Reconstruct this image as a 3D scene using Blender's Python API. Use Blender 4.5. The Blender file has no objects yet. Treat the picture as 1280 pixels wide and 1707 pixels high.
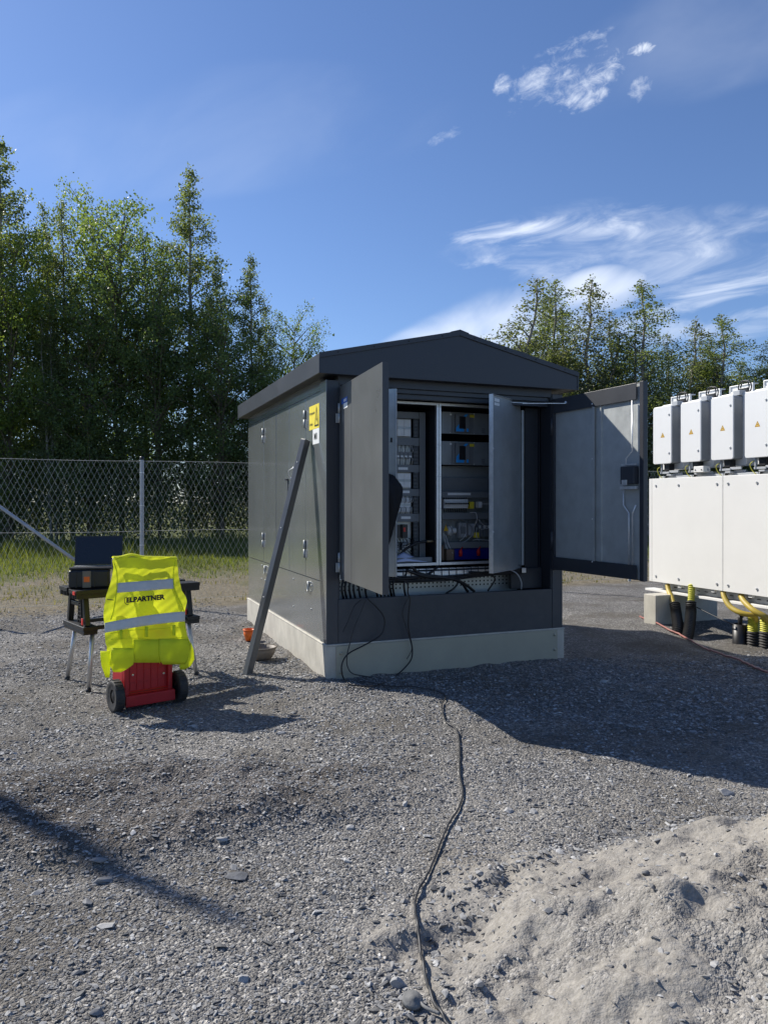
import bpy, bmesh, math, random
import numpy as np
from mathutils import Vector, Matrix
R = math.radians
scene = bpy.context.scene
col = scene.collection
# ------------------------------------------------------------------ camera, sky, sun
F, CX, HY, EYE = 1240.0, 640.0, 838.0, 1.55
cam_d = bpy.data.cameras.new('camera'); cam = bpy.data.objects.new('camera', cam_d); col.objects.link(cam)
cam.location = (0, 0, EYE); cam.rotation_euler = (R(90), 0, 0)
cam_d.sensor_fit = 'VERTICAL'; cam_d.sensor_height = 36.0
cam_d.lens = 36.0 * F / 1707.0
cam_d.shift_y = -(853.5 - HY) / 1707.0
cam_d.clip_end = 3000; cam_d.clip_start = 0.05
scene.camera = cam
scene.view_settings.view_transform = 'Standard'; scene.view_settings.look = 'None'
scene.view_settings.exposure = 0.58; scene.view_settings.gamma = 1.0
SUN_EL = 40.0
TRAV = (math.cos(R(-32)), math.sin(R(-32)))          # horizontal travel of the light
sl = bpy.data.lights.new('sun', 'SUN'); sl.energy = 4.4; sl.angle = R(0.55); sl.color = (1.0, 0.945, 0.855)
sun = bpy.data.objects.new('sun', sl); col.objects.link(sun)
ldir = Vector((TRAV[0]*math.cos(R(SUN_EL)), TRAV[1]*math.cos(R(SUN_EL)), -math.sin(R(SUN_EL))))
sun.rotation_euler = ldir.to_track_quat('-Z', 'Y').to_euler(); sun.location = (-10, 8, 12)

w = bpy.data.worlds.new('World'); scene.world = w; w.use_nodes = True
nt = w.node_tree; nt.nodes.clear()
def N(t, ty, **kw):
    n = t.nodes.new(ty)
    for k, v in kw.items():
        if k == 'ins':
            for a, b in v.items():
                n.inputs[a].default_value = b
        else: setattr(n, k, v)
    return n
def math_n(t, op, a, b=None, c=None, clamp=False):
    n = t.nodes.new('ShaderNodeMath'); n.operation = op; n.use_clamp = clamp
    for i, x in enumerate((a, b, c)):
        if x is None: continue
        if isinstance(x, (int, float)): n.inputs[i].default_value = x
        else: t.links.new(x, n.inputs[i])
    return n.outputs[0]
def build_world():
    t = nt
    sky = N(t, 'ShaderNodeTexSky', sky_type='NISHITA', sun_disc=False)
    sky.sun_elevation = R(SUN_EL)
    sky.sun_rotation = math.atan2(-TRAV[0], -TRAV[1])      # same heading as the lamp
    sky.air_density = 1.0; sky.dust_density = 0.25; sky.ozone_density = 2.6; sky.altitude = 0
    tc = N(t, 'ShaderNodeTexCoord'); sx = N(t, 'ShaderNodeSeparateXYZ'); t.links.new(tc.outputs['Generated'], sx.inputs[0])
    ay = math_n(t, 'MAXIMUM', sx.outputs[1], 0.05)
    a = math_n(t, 'DIVIDE', sx.outputs[0], ay); e = math_n(t, 'DIVIDE', sx.outputs[2], ay)
    front = math_n(t, 'GREATER_THAN', sx.outputs[1], 0.1)
    def blob(ca, ce, ra, re, rot, pw=1.0):
        c, s = math.cos(rot), math.sin(rot)
        da = math_n(t, 'SUBTRACT', a, ca); de = math_n(t, 'SUBTRACT', e, ce)
        p = math_n(t, 'ADD', math_n(t, 'MULTIPLY', da, c/ra), math_n(t, 'MULTIPLY', de, s/ra))
        q = math_n(t, 'ADD', math_n(t, 'MULTIPLY', da, -s/re), math_n(t, 'MULTIPLY', de, c/re))
        r2 = math_n(t, 'ADD', math_n(t, 'MULTIPLY', p, p), math_n(t, 'MULTIPLY', q, q))
        return math_n(t, 'SUBTRACT', 1.0, r2, clamp=True)
    def noise(sa, se, rot, scale, det, rough, dist, off):
        c, s = math.cos(rot), math.sin(rot)
        p = math_n(t, 'ADD', math_n(t, 'MULTIPLY', a, c*sa), math_n(t, 'MULTIPLY', e, s*sa))
        q = math_n(t, 'ADD', math_n(t, 'MULTIPLY', a, -s*se), math_n(t, 'MULTIPLY', e, c*se))
        cb = N(t, 'ShaderNodeCombineXYZ'); t.links.new(p, cb.inputs[0]); t.links.new(q, cb.inputs[1]); cb.inputs[2].default_value = off
        n = N(t, 'ShaderNodeTexNoise', ins={'Scale': scale, 'Detail': det, 'Roughness': rough, 'Distortion': dist})
        t.links.new(cb.outputs[0], n.inputs['Vector']); return n.outputs['Fac']
    def cloud(mask, nz, lo, hi, amp):
        v = math_n(t, 'ADD', math_n(t, 'MULTIPLY', mask, 0.42), math_n(t, 'MULTIPLY_ADD', nz, 1.5, -0.25))
        m = N(t, 'ShaderNodeMapRange', interpolation_type='SMOOTHSTEP'); t.links.new(v, m.inputs[0])
        m.inputs[1].default_value = lo; m.inputs[2].default_value = hi+0.12; m.inputs[4].default_value = amp
        g = N(t, 'ShaderNodeMapRange', interpolation_type='SMOOTHSTEP'); t.links.new(mask, g.inputs[0]); g.inputs[2].default_value = 0.35
        return math_n(t, 'MULTIPLY', m.outputs[0], g.outputs[0])
    cl = []
    n1 = noise(1, 1.9, R(28), 16, 6, 0.6, 0.3, 3.1)
    n2 = noise(1, 3.4, R(12), 7, 7, 0.6, 0.9, 7.7)
    n3 = noise(1, 2.0, R(30), 4, 5, 0.5, 0.3, 1.4)
    n4 = noise(1, 1.5, R(30), 38, 6, 0.68, 0.6, 5.2)
    n1 = math_n(t, 'ADD', math_n(t, 'MULTIPLY', n1, 0.42), math_n(t, 'MULTIPLY', n4, 0.57))
    cl.append(cloud(blob(0.225, 0.575, 0.125, 0.040, R(24)), n1, 0.74, 1.18, 0.7))
    cl.append(cloud(blob(0.290, 0.575, 0.095, 0.030, R(32)), n1, 0.74, 1.18, 0.8))
    cl.append(cloud(blob(0.345, 0.608, 0.030, 0.014, R(15)), n1, 0.66, 1.0, 0.85))
    cl.append(cloud(blob(0.270, 0.545, 0.075, 0.026, R(14)), n1, 0.74, 1.15, 0.75))
    cl.append(cloud(blob(0.160, 0.560, 0.020, 0.028, R(-30)), n1, 0.70, 1.05, 0.7))
    cl.append(cloud(blob(0.255, 0.618, 0.100, 0.014, R(20)), n1, 0.78, 1.12, 0.5))
    cl.append(cloud(blob(0.345, 0.560, 0.030, 0.030, R(30)), n1, 0.76, 1.12, 0.5))
    cl.append(cloud(blob(0.07, 0.487, 0.07, 0.012, R(24)), n1, 0.80, 1.15, 0.45))
    cl.append(cloud(blob(0.25, 0.362, 0.20, 0.030, R(0)), n2, 0.62, 1.12, 0.75))
    cl.append(cloud(blob(0.47, 0.345, 0.28, 0.042, R(-4)), n2, 0.62, 1.15, 0.55))
    cl.append(cloud(blob(0.24, 0.312, 0.17, 0.040, R(-4)), n2, 0.66, 1.2, 0.5))
    cl.append(cloud(blob(0.46, 0.285, 0.20, 0.022, R(17)), n2, 0.52, 1.05, 0.6))
    cl.append(cloud(blob(0.45, 0.24, 0.25, 0.03, R(8)), n2, 0.60, 1.15, 0.4))
    cl.append(cloud(blob(0.06, 0.190, 0.22, 0.060, R(30)), n3, 0.42, 1.10, 0.95))
    cl.append(cloud(blob(0.29, 0.288, 0.075, 0.035, R(10)), n3, 0.42, 1.00, 0.85))
    cl.append(cloud(blob(0.18, 0.22, 0.14, 0.05, R(20)), n3, 0.42, 1.10, 0.6))
    cl.append(cloud(blob(0.40, 0.33, 0.34, 0.085, R(-2)), n2, 0.55, 1.25, 0.42))
    cl.append(cloud(blob(0.26, 0.575, 0.15, 0.050, R(22)), n1, 0.74, 1.15, 0.55))
    cl.append(cloud(blob(-0.25, 0.50, 0.38, 0.10, R(5)), n3, 0.4, 1.3, 0.10))
    cl.append(cloud(blob(0.5, 0.66, 0.35, 0.10, R(20)), n3, 0.4, 1.3, 0.14))
    x = cl[0]
    for c in cl[1:]: x = math_n(t, 'MAXIMUM', x, c)
    x = math_n(t, 'MULTIPLY', x, front, clamp=True)
    tint = N(t, 'ShaderNodeMix', data_type='RGBA', blend_type='MULTIPLY'); tint.inputs[0].default_value = 1.0
    t.links.new(sky.outputs[0], tint.inputs[6]); tint.inputs[7].default_value = (0.68, 0.775, 0.965, 1)
    mx = N(t, 'ShaderNodeMix', data_type='RGBA'); t.links.new(x, mx.inputs[0]); t.links.new(tint.outputs[2], mx.inputs[6])
    mx.inputs[7].default_value = (8.0, 8.5, 9.3, 1)
    bg = N(t, 'ShaderNodeBackground', ins={'Strength': 0.095}); out = N(t, 'ShaderNodeOutputWorld')
    t.links.new(mx.outputs[2], bg.inputs[0]); t.links.new(bg.outputs[0], out.inputs[0])
build_world()

# ------------------------------------------------------------------ materials
def mat(name, base, rough=0.6, metal=0.0, var=0.12, nscale=6.0, bump=0.0, bscale=80.0, coat=0.0, rvar=0.08, dirt=None, stretch=None, spec=None, dust=0.0, dusth=0.7):
    m = bpy.data.materials.new(name); m.use_nodes = True; t = m.node_tree
    p = t.nodes['Principled BSDF']; p.inputs['Roughness'].default_value = rough; p.inputs['Metallic'].default_value = metal
    if coat: p.inputs['Coat Weight'].default_value = coat; p.inputs['Coat Roughness'].default_value = 0.12
    if spec is not None: p.inputs['Specular IOR Level'].default_value = spec
    tc = N(t, 'ShaderNodeTexCoord'); src = tc.outputs['Object']
    if stretch:
        mp = N(t, 'ShaderNodeMapping'); mp.inputs['Scale'].default_value = stretch; t.links.new(src, mp.inputs[0]); src = mp.outputs[0]
    n = N(t, 'ShaderNodeTexNoise', ins={'Scale': nscale, 'Detail': 6.0, 'Roughness': 0.6}); t.links.new(src, n.inputs['Vector'])
    r = N(t, 'ShaderNodeMapRange'); t.links.new(n.outputs['Fac'], r.inputs[0]); r.inputs[1].default_value = 0.3; r.inputs[2].default_value = 0.7
    mx = N(t, 'ShaderNodeMix', data_type='RGBA'); t.links.new(r.outputs[0], mx.inputs[0])
    b = tuple(base)
    d = dirt if dirt else tuple(c*(1+var) for c in b)
    mx.inputs[6].default_value = tuple(c*(1-var) for c in b) + (1,); mx.inputs[7].default_value = tuple(d) + (1,)
    t.links.new(mx.outputs[2], p.inputs['Base Color'])
    if dust:
        sx = N(t, 'ShaderNodeSeparateXYZ'); t.links.new(tc.outputs['Object'], sx.inputs[0])
        nd_ = N(t, 'ShaderNodeTexNoise', ins={'Scale': 7.0, 'Detail': 8.0, 'Roughness': 0.7}); t.links.new(tc.outputs['Object'], nd_.inputs['Vector'])
        hg = math_n(t, 'MULTIPLY_ADD', sx.outputs[2], -1.0/dusth, 1.35); f_ = math_n(t, 'MULTIPLY', math_n(t, 'MULTIPLY_ADD', nd_.outputs['Fac'], 2.4, -0.75, clamp=True), math_n(t, 'MAXIMUM', hg, 0.18), clamp=True)
        md = N(t, 'ShaderNodeMix', data_type='RGBA'); t.links.new(math_n(t, 'MULTIPLY', f_, dust), md.inputs[0]); t.links.new(mx.outputs[2], md.inputs[6]); md.inputs[7].default_value = (0.27, 0.255, 0.225, 1); t.links.new(md.outputs[2], p.inputs['Base Color'])
    rr = N(t, 'ShaderNodeMapRange'); t.links.new(n.outputs['Fac'], rr.inputs[0]); rr.inputs[3].default_value = max(0.02, rough-rvar); rr.inputs[4].default_value = min(1, rough+rvar)
    t.links.new(rr.outputs[0], p.inputs['Roughness'])
    if bump:
        n2 = N(t, 'ShaderNodeTexNoise', ins={'Scale': bscale, 'Detail': 3.0}); t.links.new(src, n2.inputs['Vector'])
        bp = N(t, 'ShaderNodeBump', ins={'Strength': bump, 'Distance': 0.004}); t.links.new(n2.outputs['Fac'], bp.inputs['Height'])
        t.links.new(bp.outputs[0], p.inputs['Normal'])
    return m
M = {}
M['gloss'] = mat('anthracite gloss paint', (0.160, 0.174, 0.176), 0.15, 0, 0.10, 1.6, 0.12, 1.6, coat=0.9, spec=1.0, dust=0.16)  # same paint as the satin parts, lightened for sun and reflections on the side
M['navy'] = mat('anthracite satin paint', (0.038, 0.043, 0.053), 0.42, 0, 0.08, 4, 0.03, 200, dust=0.12)  # same paint as the side wall, darker tone for the shaded faces
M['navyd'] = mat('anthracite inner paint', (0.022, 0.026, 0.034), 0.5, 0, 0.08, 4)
M['roof'] = mat('anthracite roof sheet', (0.030, 0.033, 0.042), 0.40, 0, 0.12, 3, 0.03, 60)
M['doorout'] = mat('anthracite door sheet', (0.11, 0.113, 0.113), 0.30, 0, 0.10, 2.2, 0.05, 3)
M['capg'] = mat('dusty grey rubber', (0.16, 0.16, 0.155), 0.8, 0, 0.25, 30, 0.4, 120)
M['profile'] = mat('dark painted profile', (0.085, 0.088, 0.090), 0.3, 0, 0.1, 5, dust=0.15)
M['galv'] = mat('galvanised sheet', (0.50, 0.525, 0.52), 0.42, 0.4, 0.10, 9, 0.03, 40, rvar=0.1)
M['galvb'] = mat('bright zinc', (0.72, 0.73, 0.73), 0.38, 0.55, 0.12, 25)
M['zincm'] = mat('matt zinc fitting', (0.40, 0.42, 0.42), 0.5, 0.3, 0.1, 12)
M['zincd'] = mat('dull zinc panel', (0.38, 0.41, 0.42), 0.45, 0.45, 0.12, 7)
M['conc'] = mat('cast concrete', (0.50, 0.475, 0.41), 0.85, 0, 0.16, 7, 0.6, 120, stretch=(1, 1, 0.35), dust=0.5, dusth=0.3)
M['plate'] = mat('grey green cover plate', (0.36, 0.345, 0.265), 0.5, 0, 0.06, 3, dust=0.3, dusth=0.25)
M['black'] = mat('black plastic', (0.014, 0.014, 0.016), 0.42, 0, 0.2, 20)
M['rubber'] = mat('black rubber', (0.020, 0.020, 0.022), 0.7, 0, 0.3, 15, 0.3, 60, dirt=(0.045, 0.043, 0.040))
M['corrb'] = mat('black corrugated plastic', (0.012, 0.012, 0.014), 0.5, 0, 0.3, 6, dirt=(0.022, 0.021, 0.02))
M['cable'] = mat('cable sheath', (0.024, 0.025, 0.028), 0.5, 0, 0.25, 9, dirt=(0.045, 0.045, 0.046))
M['cablein'] = mat('black cable', (0.011, 0.011, 0.013), 0.45)
M['white'] = mat('white powder coat', (0.80, 0.795, 0.765), 0.42, 0, 0.02, 2.5, 0.02, 100, dust=0.07, dusth=0.9)
M['whiteb'] = mat('white inverter cover', (0.77, 0.775, 0.765), 0.36, 0, 0.02, 3)
M['greyc'] = mat('light grey casting', (0.40, 0.42, 0.44), 0.5, 0, 0.08, 8)
M['greym'] = mat('mid grey casting', (0.26, 0.275, 0.29), 0.5, 0, 0.06, 6)
M['paper'] = mat('paper', (0.62, 0.66, 0.85), 0.8, 0, 0.04, 3)
M['whitep'] = mat('white plastic part', (0.80, 0.81, 0.80), 0.5, 0, 0.06, 20)
M['dingrey'] = mat('grey wiring duct', (0.19, 0.205, 0.215), 0.6, 0, 0.06, 10)
M['hole'] = mat('dark slot', (0.006, 0.006, 0.007), 0.8)
M['blue'] = mat('blue plastic', (0.03, 0.36, 0.90), 0.4, 0, 0.08, 8)
M['dblue'] = mat('dark blue case', (0.008, 0.012, 0.22), 0.45, 0, 0.1, 6)
M['red'] = mat('red plastic', (0.42, 0.012, 0.018), 0.42, 0, 0.14, 7, 0.1, 70)
M['redb'] = mat('bright red plastic', (0.7, 0.03, 0.02), 0.4)
M['yellow'] = mat('yellow sign sheet', (0.80, 0.66, 0.05), 0.5, 0, 0.04, 5)
M['amber'] = mat('amber warning sticker', (0.72, 0.42, 0.02), 0.5, 0, 0.04, 5)
M['sticker'] = mat('white sticker', (0.78, 0.79, 0.78), 0.5, 0, 0.03, 5)
M['ink'] = mat('black ink', (0.012, 0.012, 0.012), 0.5)
M['blueink'] = mat('blue ink', (0.02, 0.10, 0.42), 0.5)
M['conduit'] = mat('yellow conduit', (0.56, 0.40, 0.035), 0.5, 0, 0.14, 6, dirt=(0.46, 0.36, 0.10))
M['corr'] = mat('yellow corrugated pipe', (0.52, 0.50, 0.06), 0.5, 0, 0.12, 6)
M['hose'] = mat('faded red cable', (0.30, 0.12, 0.10), 0.55, 0, 0.15, 12)
M['orange'] = mat('orange plastic', (0.85, 0.16, 0.015), 0.42, 0, 0.08, 8)
M['tub'] = mat('dusty grey brown plastic', (0.20, 0.17, 0.14), 0.6, 0, 0.2, 8)
M['alu'] = mat('brushed aluminium', (0.62, 0.61, 0.60), 0.38, 0.75, 0.08, 14)
M['post'] = mat('galvanised post', (0.40, 0.43, 0.46), 0.5, 0.35, 0.12, 9)
M['wire'] = mat('galvanised wire', (0.58, 0.58, 0.53), 0.5, 0.2, 0.15, 5)
M['screen'] = mat('dark screen', (0.004, 0.006, 0.016), 0.28, 0, 0.1, 3)
M['reflect'] = mat('silver reflective tape', (0.66, 0.63, 0.57), 0.55, 0, 0.05, 30, 0.2, 300)
M['cloth'] = mat('black jacket cloth', (0.008, 0.008, 0.010), 0.85, 0, 0.3, 14, 0.6, 60)
M['card'] = mat('brown cardboard', (0.24, 0.16, 0.11), 0.85, 0, 0.1, 6)
M['copper'] = mat('brass stub', (0.35, 0.27, 0.16), 0.4, 0.6)
M['bark'] = mat('birch bark', (0.42, 0.40, 0.36), 0.85, 0, 0.1, 3, 0.5, 30, dirt=(0.06, 0.055, 0.05), stretch=(3, 3, 1.2))
M['barkd'] = mat('grey brown bark', (0.14, 0.12, 0.09), 0.9, 0, 0.25, 6, 0.6, 30)
M['stoneb'] = mat('grey rock', (0.19, 0.192, 0.195), 0.8, 0, 0.3, 14, 0.5, 60)
M['stonew'] = mat('pale rock', (0.34, 0.335, 0.325), 0.8, 0, 0.22, 12, 0.5, 50)
M['stoned'] = mat('dark rock', (0.10, 0.105, 0.115), 0.7, 0, 0.3, 14, 0.5, 60)

def leafmat(name, c1, c2, tr):
    m = bpy.data.materials.new(name); m.use_nodes = True; t = m.node_tree; t.nodes.clear()
    g = N(t, 'ShaderNodeNewGeometry'); cr = N(t, 'ShaderNodeMix', data_type='RGBA'); t.links.new(g.outputs['Random Per Island'], cr.inputs[0])
    cr.inputs[6].default_value = c1+(1,); cr.inputs[7].default_value = c2+(1,)
    d = N(t, 'ShaderNodeBsdfPrincipled'); d.inputs['Roughness'].default_value = 0.45; d.inputs['Specular IOR Level'].default_value = 0.35
    t.links.new(cr.outputs[2], d.inputs['Base Color'])
    tl = N(t, 'ShaderNodeBsdfTranslucent'); h = N(t, 'ShaderNodeMix', data_type='RGBA', blend_type='MULTIPLY'); h.inputs[0].default_value = 1
    t.links.new(cr.outputs[2], h.inputs[6]); h.inputs[7].default_value = (1.85, 1.85, 0.75, 1); t.links.new(h.outputs[2], tl.inputs[0])
    mx = N(t, 'ShaderNodeMixShader'); mx.inputs[0].default_value = tr; o = N(t, 'ShaderNodeOutputMaterial')
    t.links.new(d.outputs[0], mx.inputs[1]); t.links.new(tl.outputs[0], mx.inputs[2]); t.links.new(mx.outputs[0], o.inputs[0])
    return m
M['leafb'] = leafmat('birch leaves', (0.072, 0.098, 0.048), (0.175, 0.210, 0.108), 0.50)
M['leafd'] = leafmat('dark leaves', (0.062, 0.098, 0.044), (0.150, 0.200, 0.084), 0.52)
M['leafy'] = leafmat('fresh leaves', (0.085, 0.130, 0.032), (0.185, 0.235, 0.070), 0.54)
M['leafr'] = leafmat('olive leaves', (0.070, 0.088, 0.052), (0.165, 0.180, 0.115), 0.45)
M['blade'] = leafmat('grass blades', (0.065, 0.095, 0.025), (0.170, 0.185, 0.060), 0.42)
M['bladedry'] = leafmat('dry grass blades', (0.16, 0.15, 0.07), (0.30, 0.26, 0.14), 0.25)

def clothmat():
    m = bpy.data.materials.new('fluorescent yellow cloth'); m.use_nodes = True; t = m.node_tree; t.nodes.clear()
    tc = N(t, 'ShaderNodeTexCoord')
    wv = N(t, 'ShaderNodeTexWave', ins={'Scale': 60.0, 'Distortion': 0.3, 'Detail': 0.0}); t.links.new(tc.outputs['Object'], wv.inputs[0])
    ns = N(t, 'ShaderNodeTexNoise', ins={'Scale': 9.0, 'Detail': 4.0}); t.links.new(tc.outputs['Object'], ns.inputs[0])
    mx0 = N(t, 'ShaderNodeMix', data_type='RGBA'); t.links.new(ns.outputs['Fac'], mx0.inputs[0])
    mx0.inputs[6].default_value = (0.80, 0.86, 0.035, 1); mx0.inputs[7].default_value = (0.90, 0.93, 0.045, 1)
    d = N(t, 'ShaderNodeBsdfPrincipled'); d.inputs['Roughness'].default_value = 0.8; t.links.new(mx0.outputs[2], d.inputs['Base Color'])
    bp = N(t, 'ShaderNodeBump', ins={'Strength': 0.35, 'Distance': 0.003}); n2 = N(t, 'ShaderNodeTexNoise', ins={'Scale': 14.0, 'Detail': 3.0, 'Distortion': 1.2})
    t.links.new(tc.outputs['Object'], n2.inputs[0]); t.links.new(n2.outputs['Fac'], bp.inputs['Height']); bp.inputs['Distance'].default_value = 0.007; t.links.new(bp.outputs[0], d.inputs['Normal'])
    tl = N(t, 'ShaderNodeBsdfTranslucent'); t.links.new(mx0.outputs[2], tl.inputs[0])
    mx = N(t, 'ShaderNodeMixShader'); mx.inputs[0].default_value = 0.42; o = N(t, 'ShaderNodeOutputMaterial')
    t.links.new(d.outputs[0], mx.inputs[1]); t.links.new(tl.outputs[0], mx.inputs[2]); t.links.new(mx.outputs[0], o.inputs[0])
    return m
M['vest'] = clothmat()

# ------------------------------------------------------------------ helpers
def tag(o, label=None, cat=None, group=None, kind=None):
    if label: o['label'] = label
    if cat: o['category'] = cat
    if group: o['group'] = group
    if kind: o['kind'] = kind
    return o
def empty(name, loc, rz=0.0, parent=None):
    o = bpy.data.objects.new(name, None); col.objects.link(o); o.location = loc; o.rotation_euler = (0, 0, rz)
    o.empty_display_size = 0.2
    return o
class MB:
    def __init__(s): s.v = []; s.f = []; s.m = []; s.sm = []
    def add(s, vs, fs, mi=0, smooth=False):
        b = len(s.v); s.v += [tuple(v) for v in vs]
        for f in fs: s.f.append([i+b for i in f]); s.m.append(mi); s.sm.append(smooth)
        return s
    def box(s, a, b, mi=0, Mx=None):
        x0, y0, z0 = a; x1, y1, z1 = b
        vs = [Vector(p) for p in ((x0,y0,z0),(x1,y0,z0),(x1,y1,z0),(x0,y1,z0),(x0,y0,z1),(x1,y0,z1),(x1,y1,z1),(x0,y1,z1))]
        if Mx is not None: vs = [Mx @ v for v in vs]
        return s.add(vs, [(0,3,2,1),(4,5,6,7),(0,1,5,4),(1,2,6,5),(2,3,7,6),(3,0,4,7)], mi)
    def bar(s, p, q, w, h, up=(0,0,1), mi=0):
        p = Vector(p); q = Vector(q); d = (q-p).normalized(); u = Vector(up)
        x = d.cross(u)
        if x.length < 1e-4: x = d.cross(Vector((0,1,0)))
        x.normalize(); y = x.cross(d).normalized()
        vs = []
        for c in (p, q):
            for a, b in ((-1,-1),(1,-1),(1,1),(-1,1)): vs.append(c + x*(a*w/2) + y*(b*h/2))
        return s.add(vs, [(3,2,1,0),(4,5,6,7),(0,1,5,4),(1,2,6,5),(2,3,7,6),(3,0,4,7)], mi)
    def tube(s, pts, r, n=8, mi=0, cap=True, smooth=True):
        pts = [Vector(p) for p in pts]; k = len(pts)
        rs = r if isinstance(r, (list, tuple)) else [r]*k
        vs = []; prev = None
        for i, p in enumerate(pts):
            d = (pts[min(i+1,k-1)] - pts[max(i-1,0)])
            if d.length < 1e-9: d = Vector((0,0,1))
            d.normalize()
            if prev is None:
                x = d.cross(Vector((0,0,1)));
                if x.length < 0.05: x = d.cross(Vector((0,1,0)))
            else: x = prev - d*prev.dot(d)
            x.normalize(); prev = x; y = d.cross(x)
            for j in range(n):
                a = 2*math.pi*j/n; vs.append(p + (x*math.cos(a)+y*math.sin(a))*rs[i])
        fs = [(i*n+j, i*n+(j+1)%n, (i+1)*n+(j+1)%n, (i+1)*n+j) for i in range(k-1) for j in range(n)]
        s.add(vs, fs, mi, smooth)
        if cap:
            b = len(s.v)-len(vs)
            s.f.append([b+j for j in range(n)][::-1]); s.m.append(mi); s.sm.append(False)
            s.f.append([b+(k-1)*n+j for j in range(n)]); s.m.append(mi); s.sm.append(False)
        return s
    def prism(s, poly, fn, mi=0):     # poly list of 2d, fn(p, side)->3d for side 0/1
        n = len(poly); vs = [fn(p, 0) for p in poly] + [fn(p, 1) for p in poly]
        return s.add(vs, [tuple(range(n))[::-1], tuple(range(n, 2*n))] + [(i, (i+1)%n, n+(i+1)%n, n+i) for i in range(n)], mi)
    def lathe(s, prof, c, ax=(0,0,1), n=20, mi=0):
        ax = Vector(ax).normalized(); x = ax.cross(Vector((0,0,1)))
        if x.length < 0.05: x = Vector((1,0,0))
        x.normalize(); y = ax.cross(x); c = Vector(c); vs = []
        for r, h in prof:
            for j in range(n):
                a = 2*math.pi*j/n; vs.append(c + ax*h + (x*math.cos(a)+y*math.sin(a))*r)
        k = len(prof)
        return s.add(vs, [(i*n+j, i*n+(j+1)%n, (i+1)*n+(j+1)%n, (i+1)*n+j) for i in range(k-1) for j in range(n)], mi, True)
    def grid(s, P, mi=0, smooth=True):   # P[i][j] points
        h = len(P); wd = len(P[0]); vs = [p for row in P for p in row]
        return s.add(vs, [(i*wd+j, i*wd+j+1, (i+1)*wd+j+1, (i+1)*wd+j) for i in range(h-1) for j in range(wd-1)], mi, smooth)
    def build(s, name, mats, parent=None, bevel=0.0, origin=None, thick=0.0, sub=0):
        me = bpy.data.meshes.new(name); o3 = Vector(origin) if origin is not None else Vector((0,0,0))
        me.from_pydata([tuple(Vector(v)-o3) for v in s.v], [], s.f)
        for m in (mats if isinstance(mats, list) else [mats]): me.materials.append(m)
        me.polygons.foreach_set('material_index', s.m); me.polygons.foreach_set('use_smooth', s.sm)
        bm = bmesh.new(); bm.from_mesh(me); bmesh.ops.recalc_face_normals(bm, faces=bm.faces); bm.to_mesh(me); bm.free()
        o = bpy.data.objects.new(name, me); col.objects.link(o)
        if parent is not None: o.parent = parent
        if origin is not None: o.location = o3
        if thick: md = o.modifiers.new('s', 'SOLIDIFY'); md.thickness = thick; md.offset = 0
        if bevel: md = o.modifiers.new('b', 'BEVEL'); md.width = bevel; md.segments = 2; md.limit_method = 'ANGLE'; md.angle_limit = R(40); md.harden_normals = False
        if sub: md = o.modifiers.new('u', 'SUBSURF'); md.levels = sub; md.render_levels = sub
        return o
def catmull(pts, m=8):
    P = [Vector(p) for p in pts]; P = [P[0]*2-P[1]] + P + [P[-1]*2-P[-2]]; out = []
    for i in range(1, len(P)-2):
        a, b, c, d = P[i-1], P[i], P[i+1], P[i+2]
        for k in range(m):
            t = k/m; out.append(0.5*((2*b)+(c-a)*t+(2*a-5*b+4*c-d)*t*t+(3*b-a-3*c+d)*t**3))
    out.append(P[-2]); return out
def text_mesh(body, size, bold=0.0, align='CENTER', shear=0.0):
    cu = bpy.data.curves.new('t', 'FONT'); cu.body = body; cu.size = size; cu.offset = bold; cu.align_x = align; cu.align_y = 'CENTER'; cu.shear = shear
    cu.resolution_u = 3
    ob = bpy.data.objects.new('t', cu); col.objects.link(ob); dg = bpy.context.evaluated_depsgraph_get(); dg.update()
    me = bpy.data.meshes.new_from_object(ob.evaluated_get(dg)); vs = [v.co.copy() for v in me.vertices]; fs = [tuple(p.vertices) for p in me.polygons]
    bpy.data.objects.remove(ob); bpy.data.curves.remove(cu); bpy.data.meshes.remove(me)
    return vs, fs
def mesh_np(name, V, Fc, m, parent=None, k=4, smooth=False, loc=(0,0,0)):
    me = bpy.data.meshes.new(name); nv = len(V); nf = len(Fc)
    me.vertices.add(nv); me.vertices.foreach_set('co', np.asarray(V, np.float32).ravel())
    me.loops.add(nf*k); me.loops.foreach_set('vertex_index', np.asarray(Fc, np.int32).ravel())
    me.polygons.add(nf); me.polygons.foreach_set('loop_start', np.arange(0, nf*k, k, dtype=np.int32))
    me.polygons.foreach_set('loop_total', np.full(nf, k, np.int32))
    me.polygons.foreach_set('use_smooth', np.full(nf, smooth))
    for x in (m if isinstance(m, list) else [m]): me.materials.append(x)
    me.update(); me.validate()
    o = bpy.data.objects.new(name, me); col.objects.link(o); o.location = loc
    if parent is not None: o.parent = parent
    return o

# world frame of the kiosk: s to the right along its front, t to the back along its side
A = Vector((-0.505, 6.45)); TH = R(21.6)
U = Vector((math.cos(TH), math.sin(TH))); V_ = Vector((-math.sin(TH), math.cos(TH)))
def kw(s, t, z=0.0):
    p = A + U*s + V_*t; return Vector((p.x, p.y, z))
def from_px(px, py, t):               # reading the plan off the picture: point on the plane t = const of the kiosk frame
    a = (px-CX)/F; b = (HY-py)/F; k = (t + V_.dot(A))/(V_.dot(Vector((a, 1)))); return Vector((a*k, k, EYE+b*k))

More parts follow.
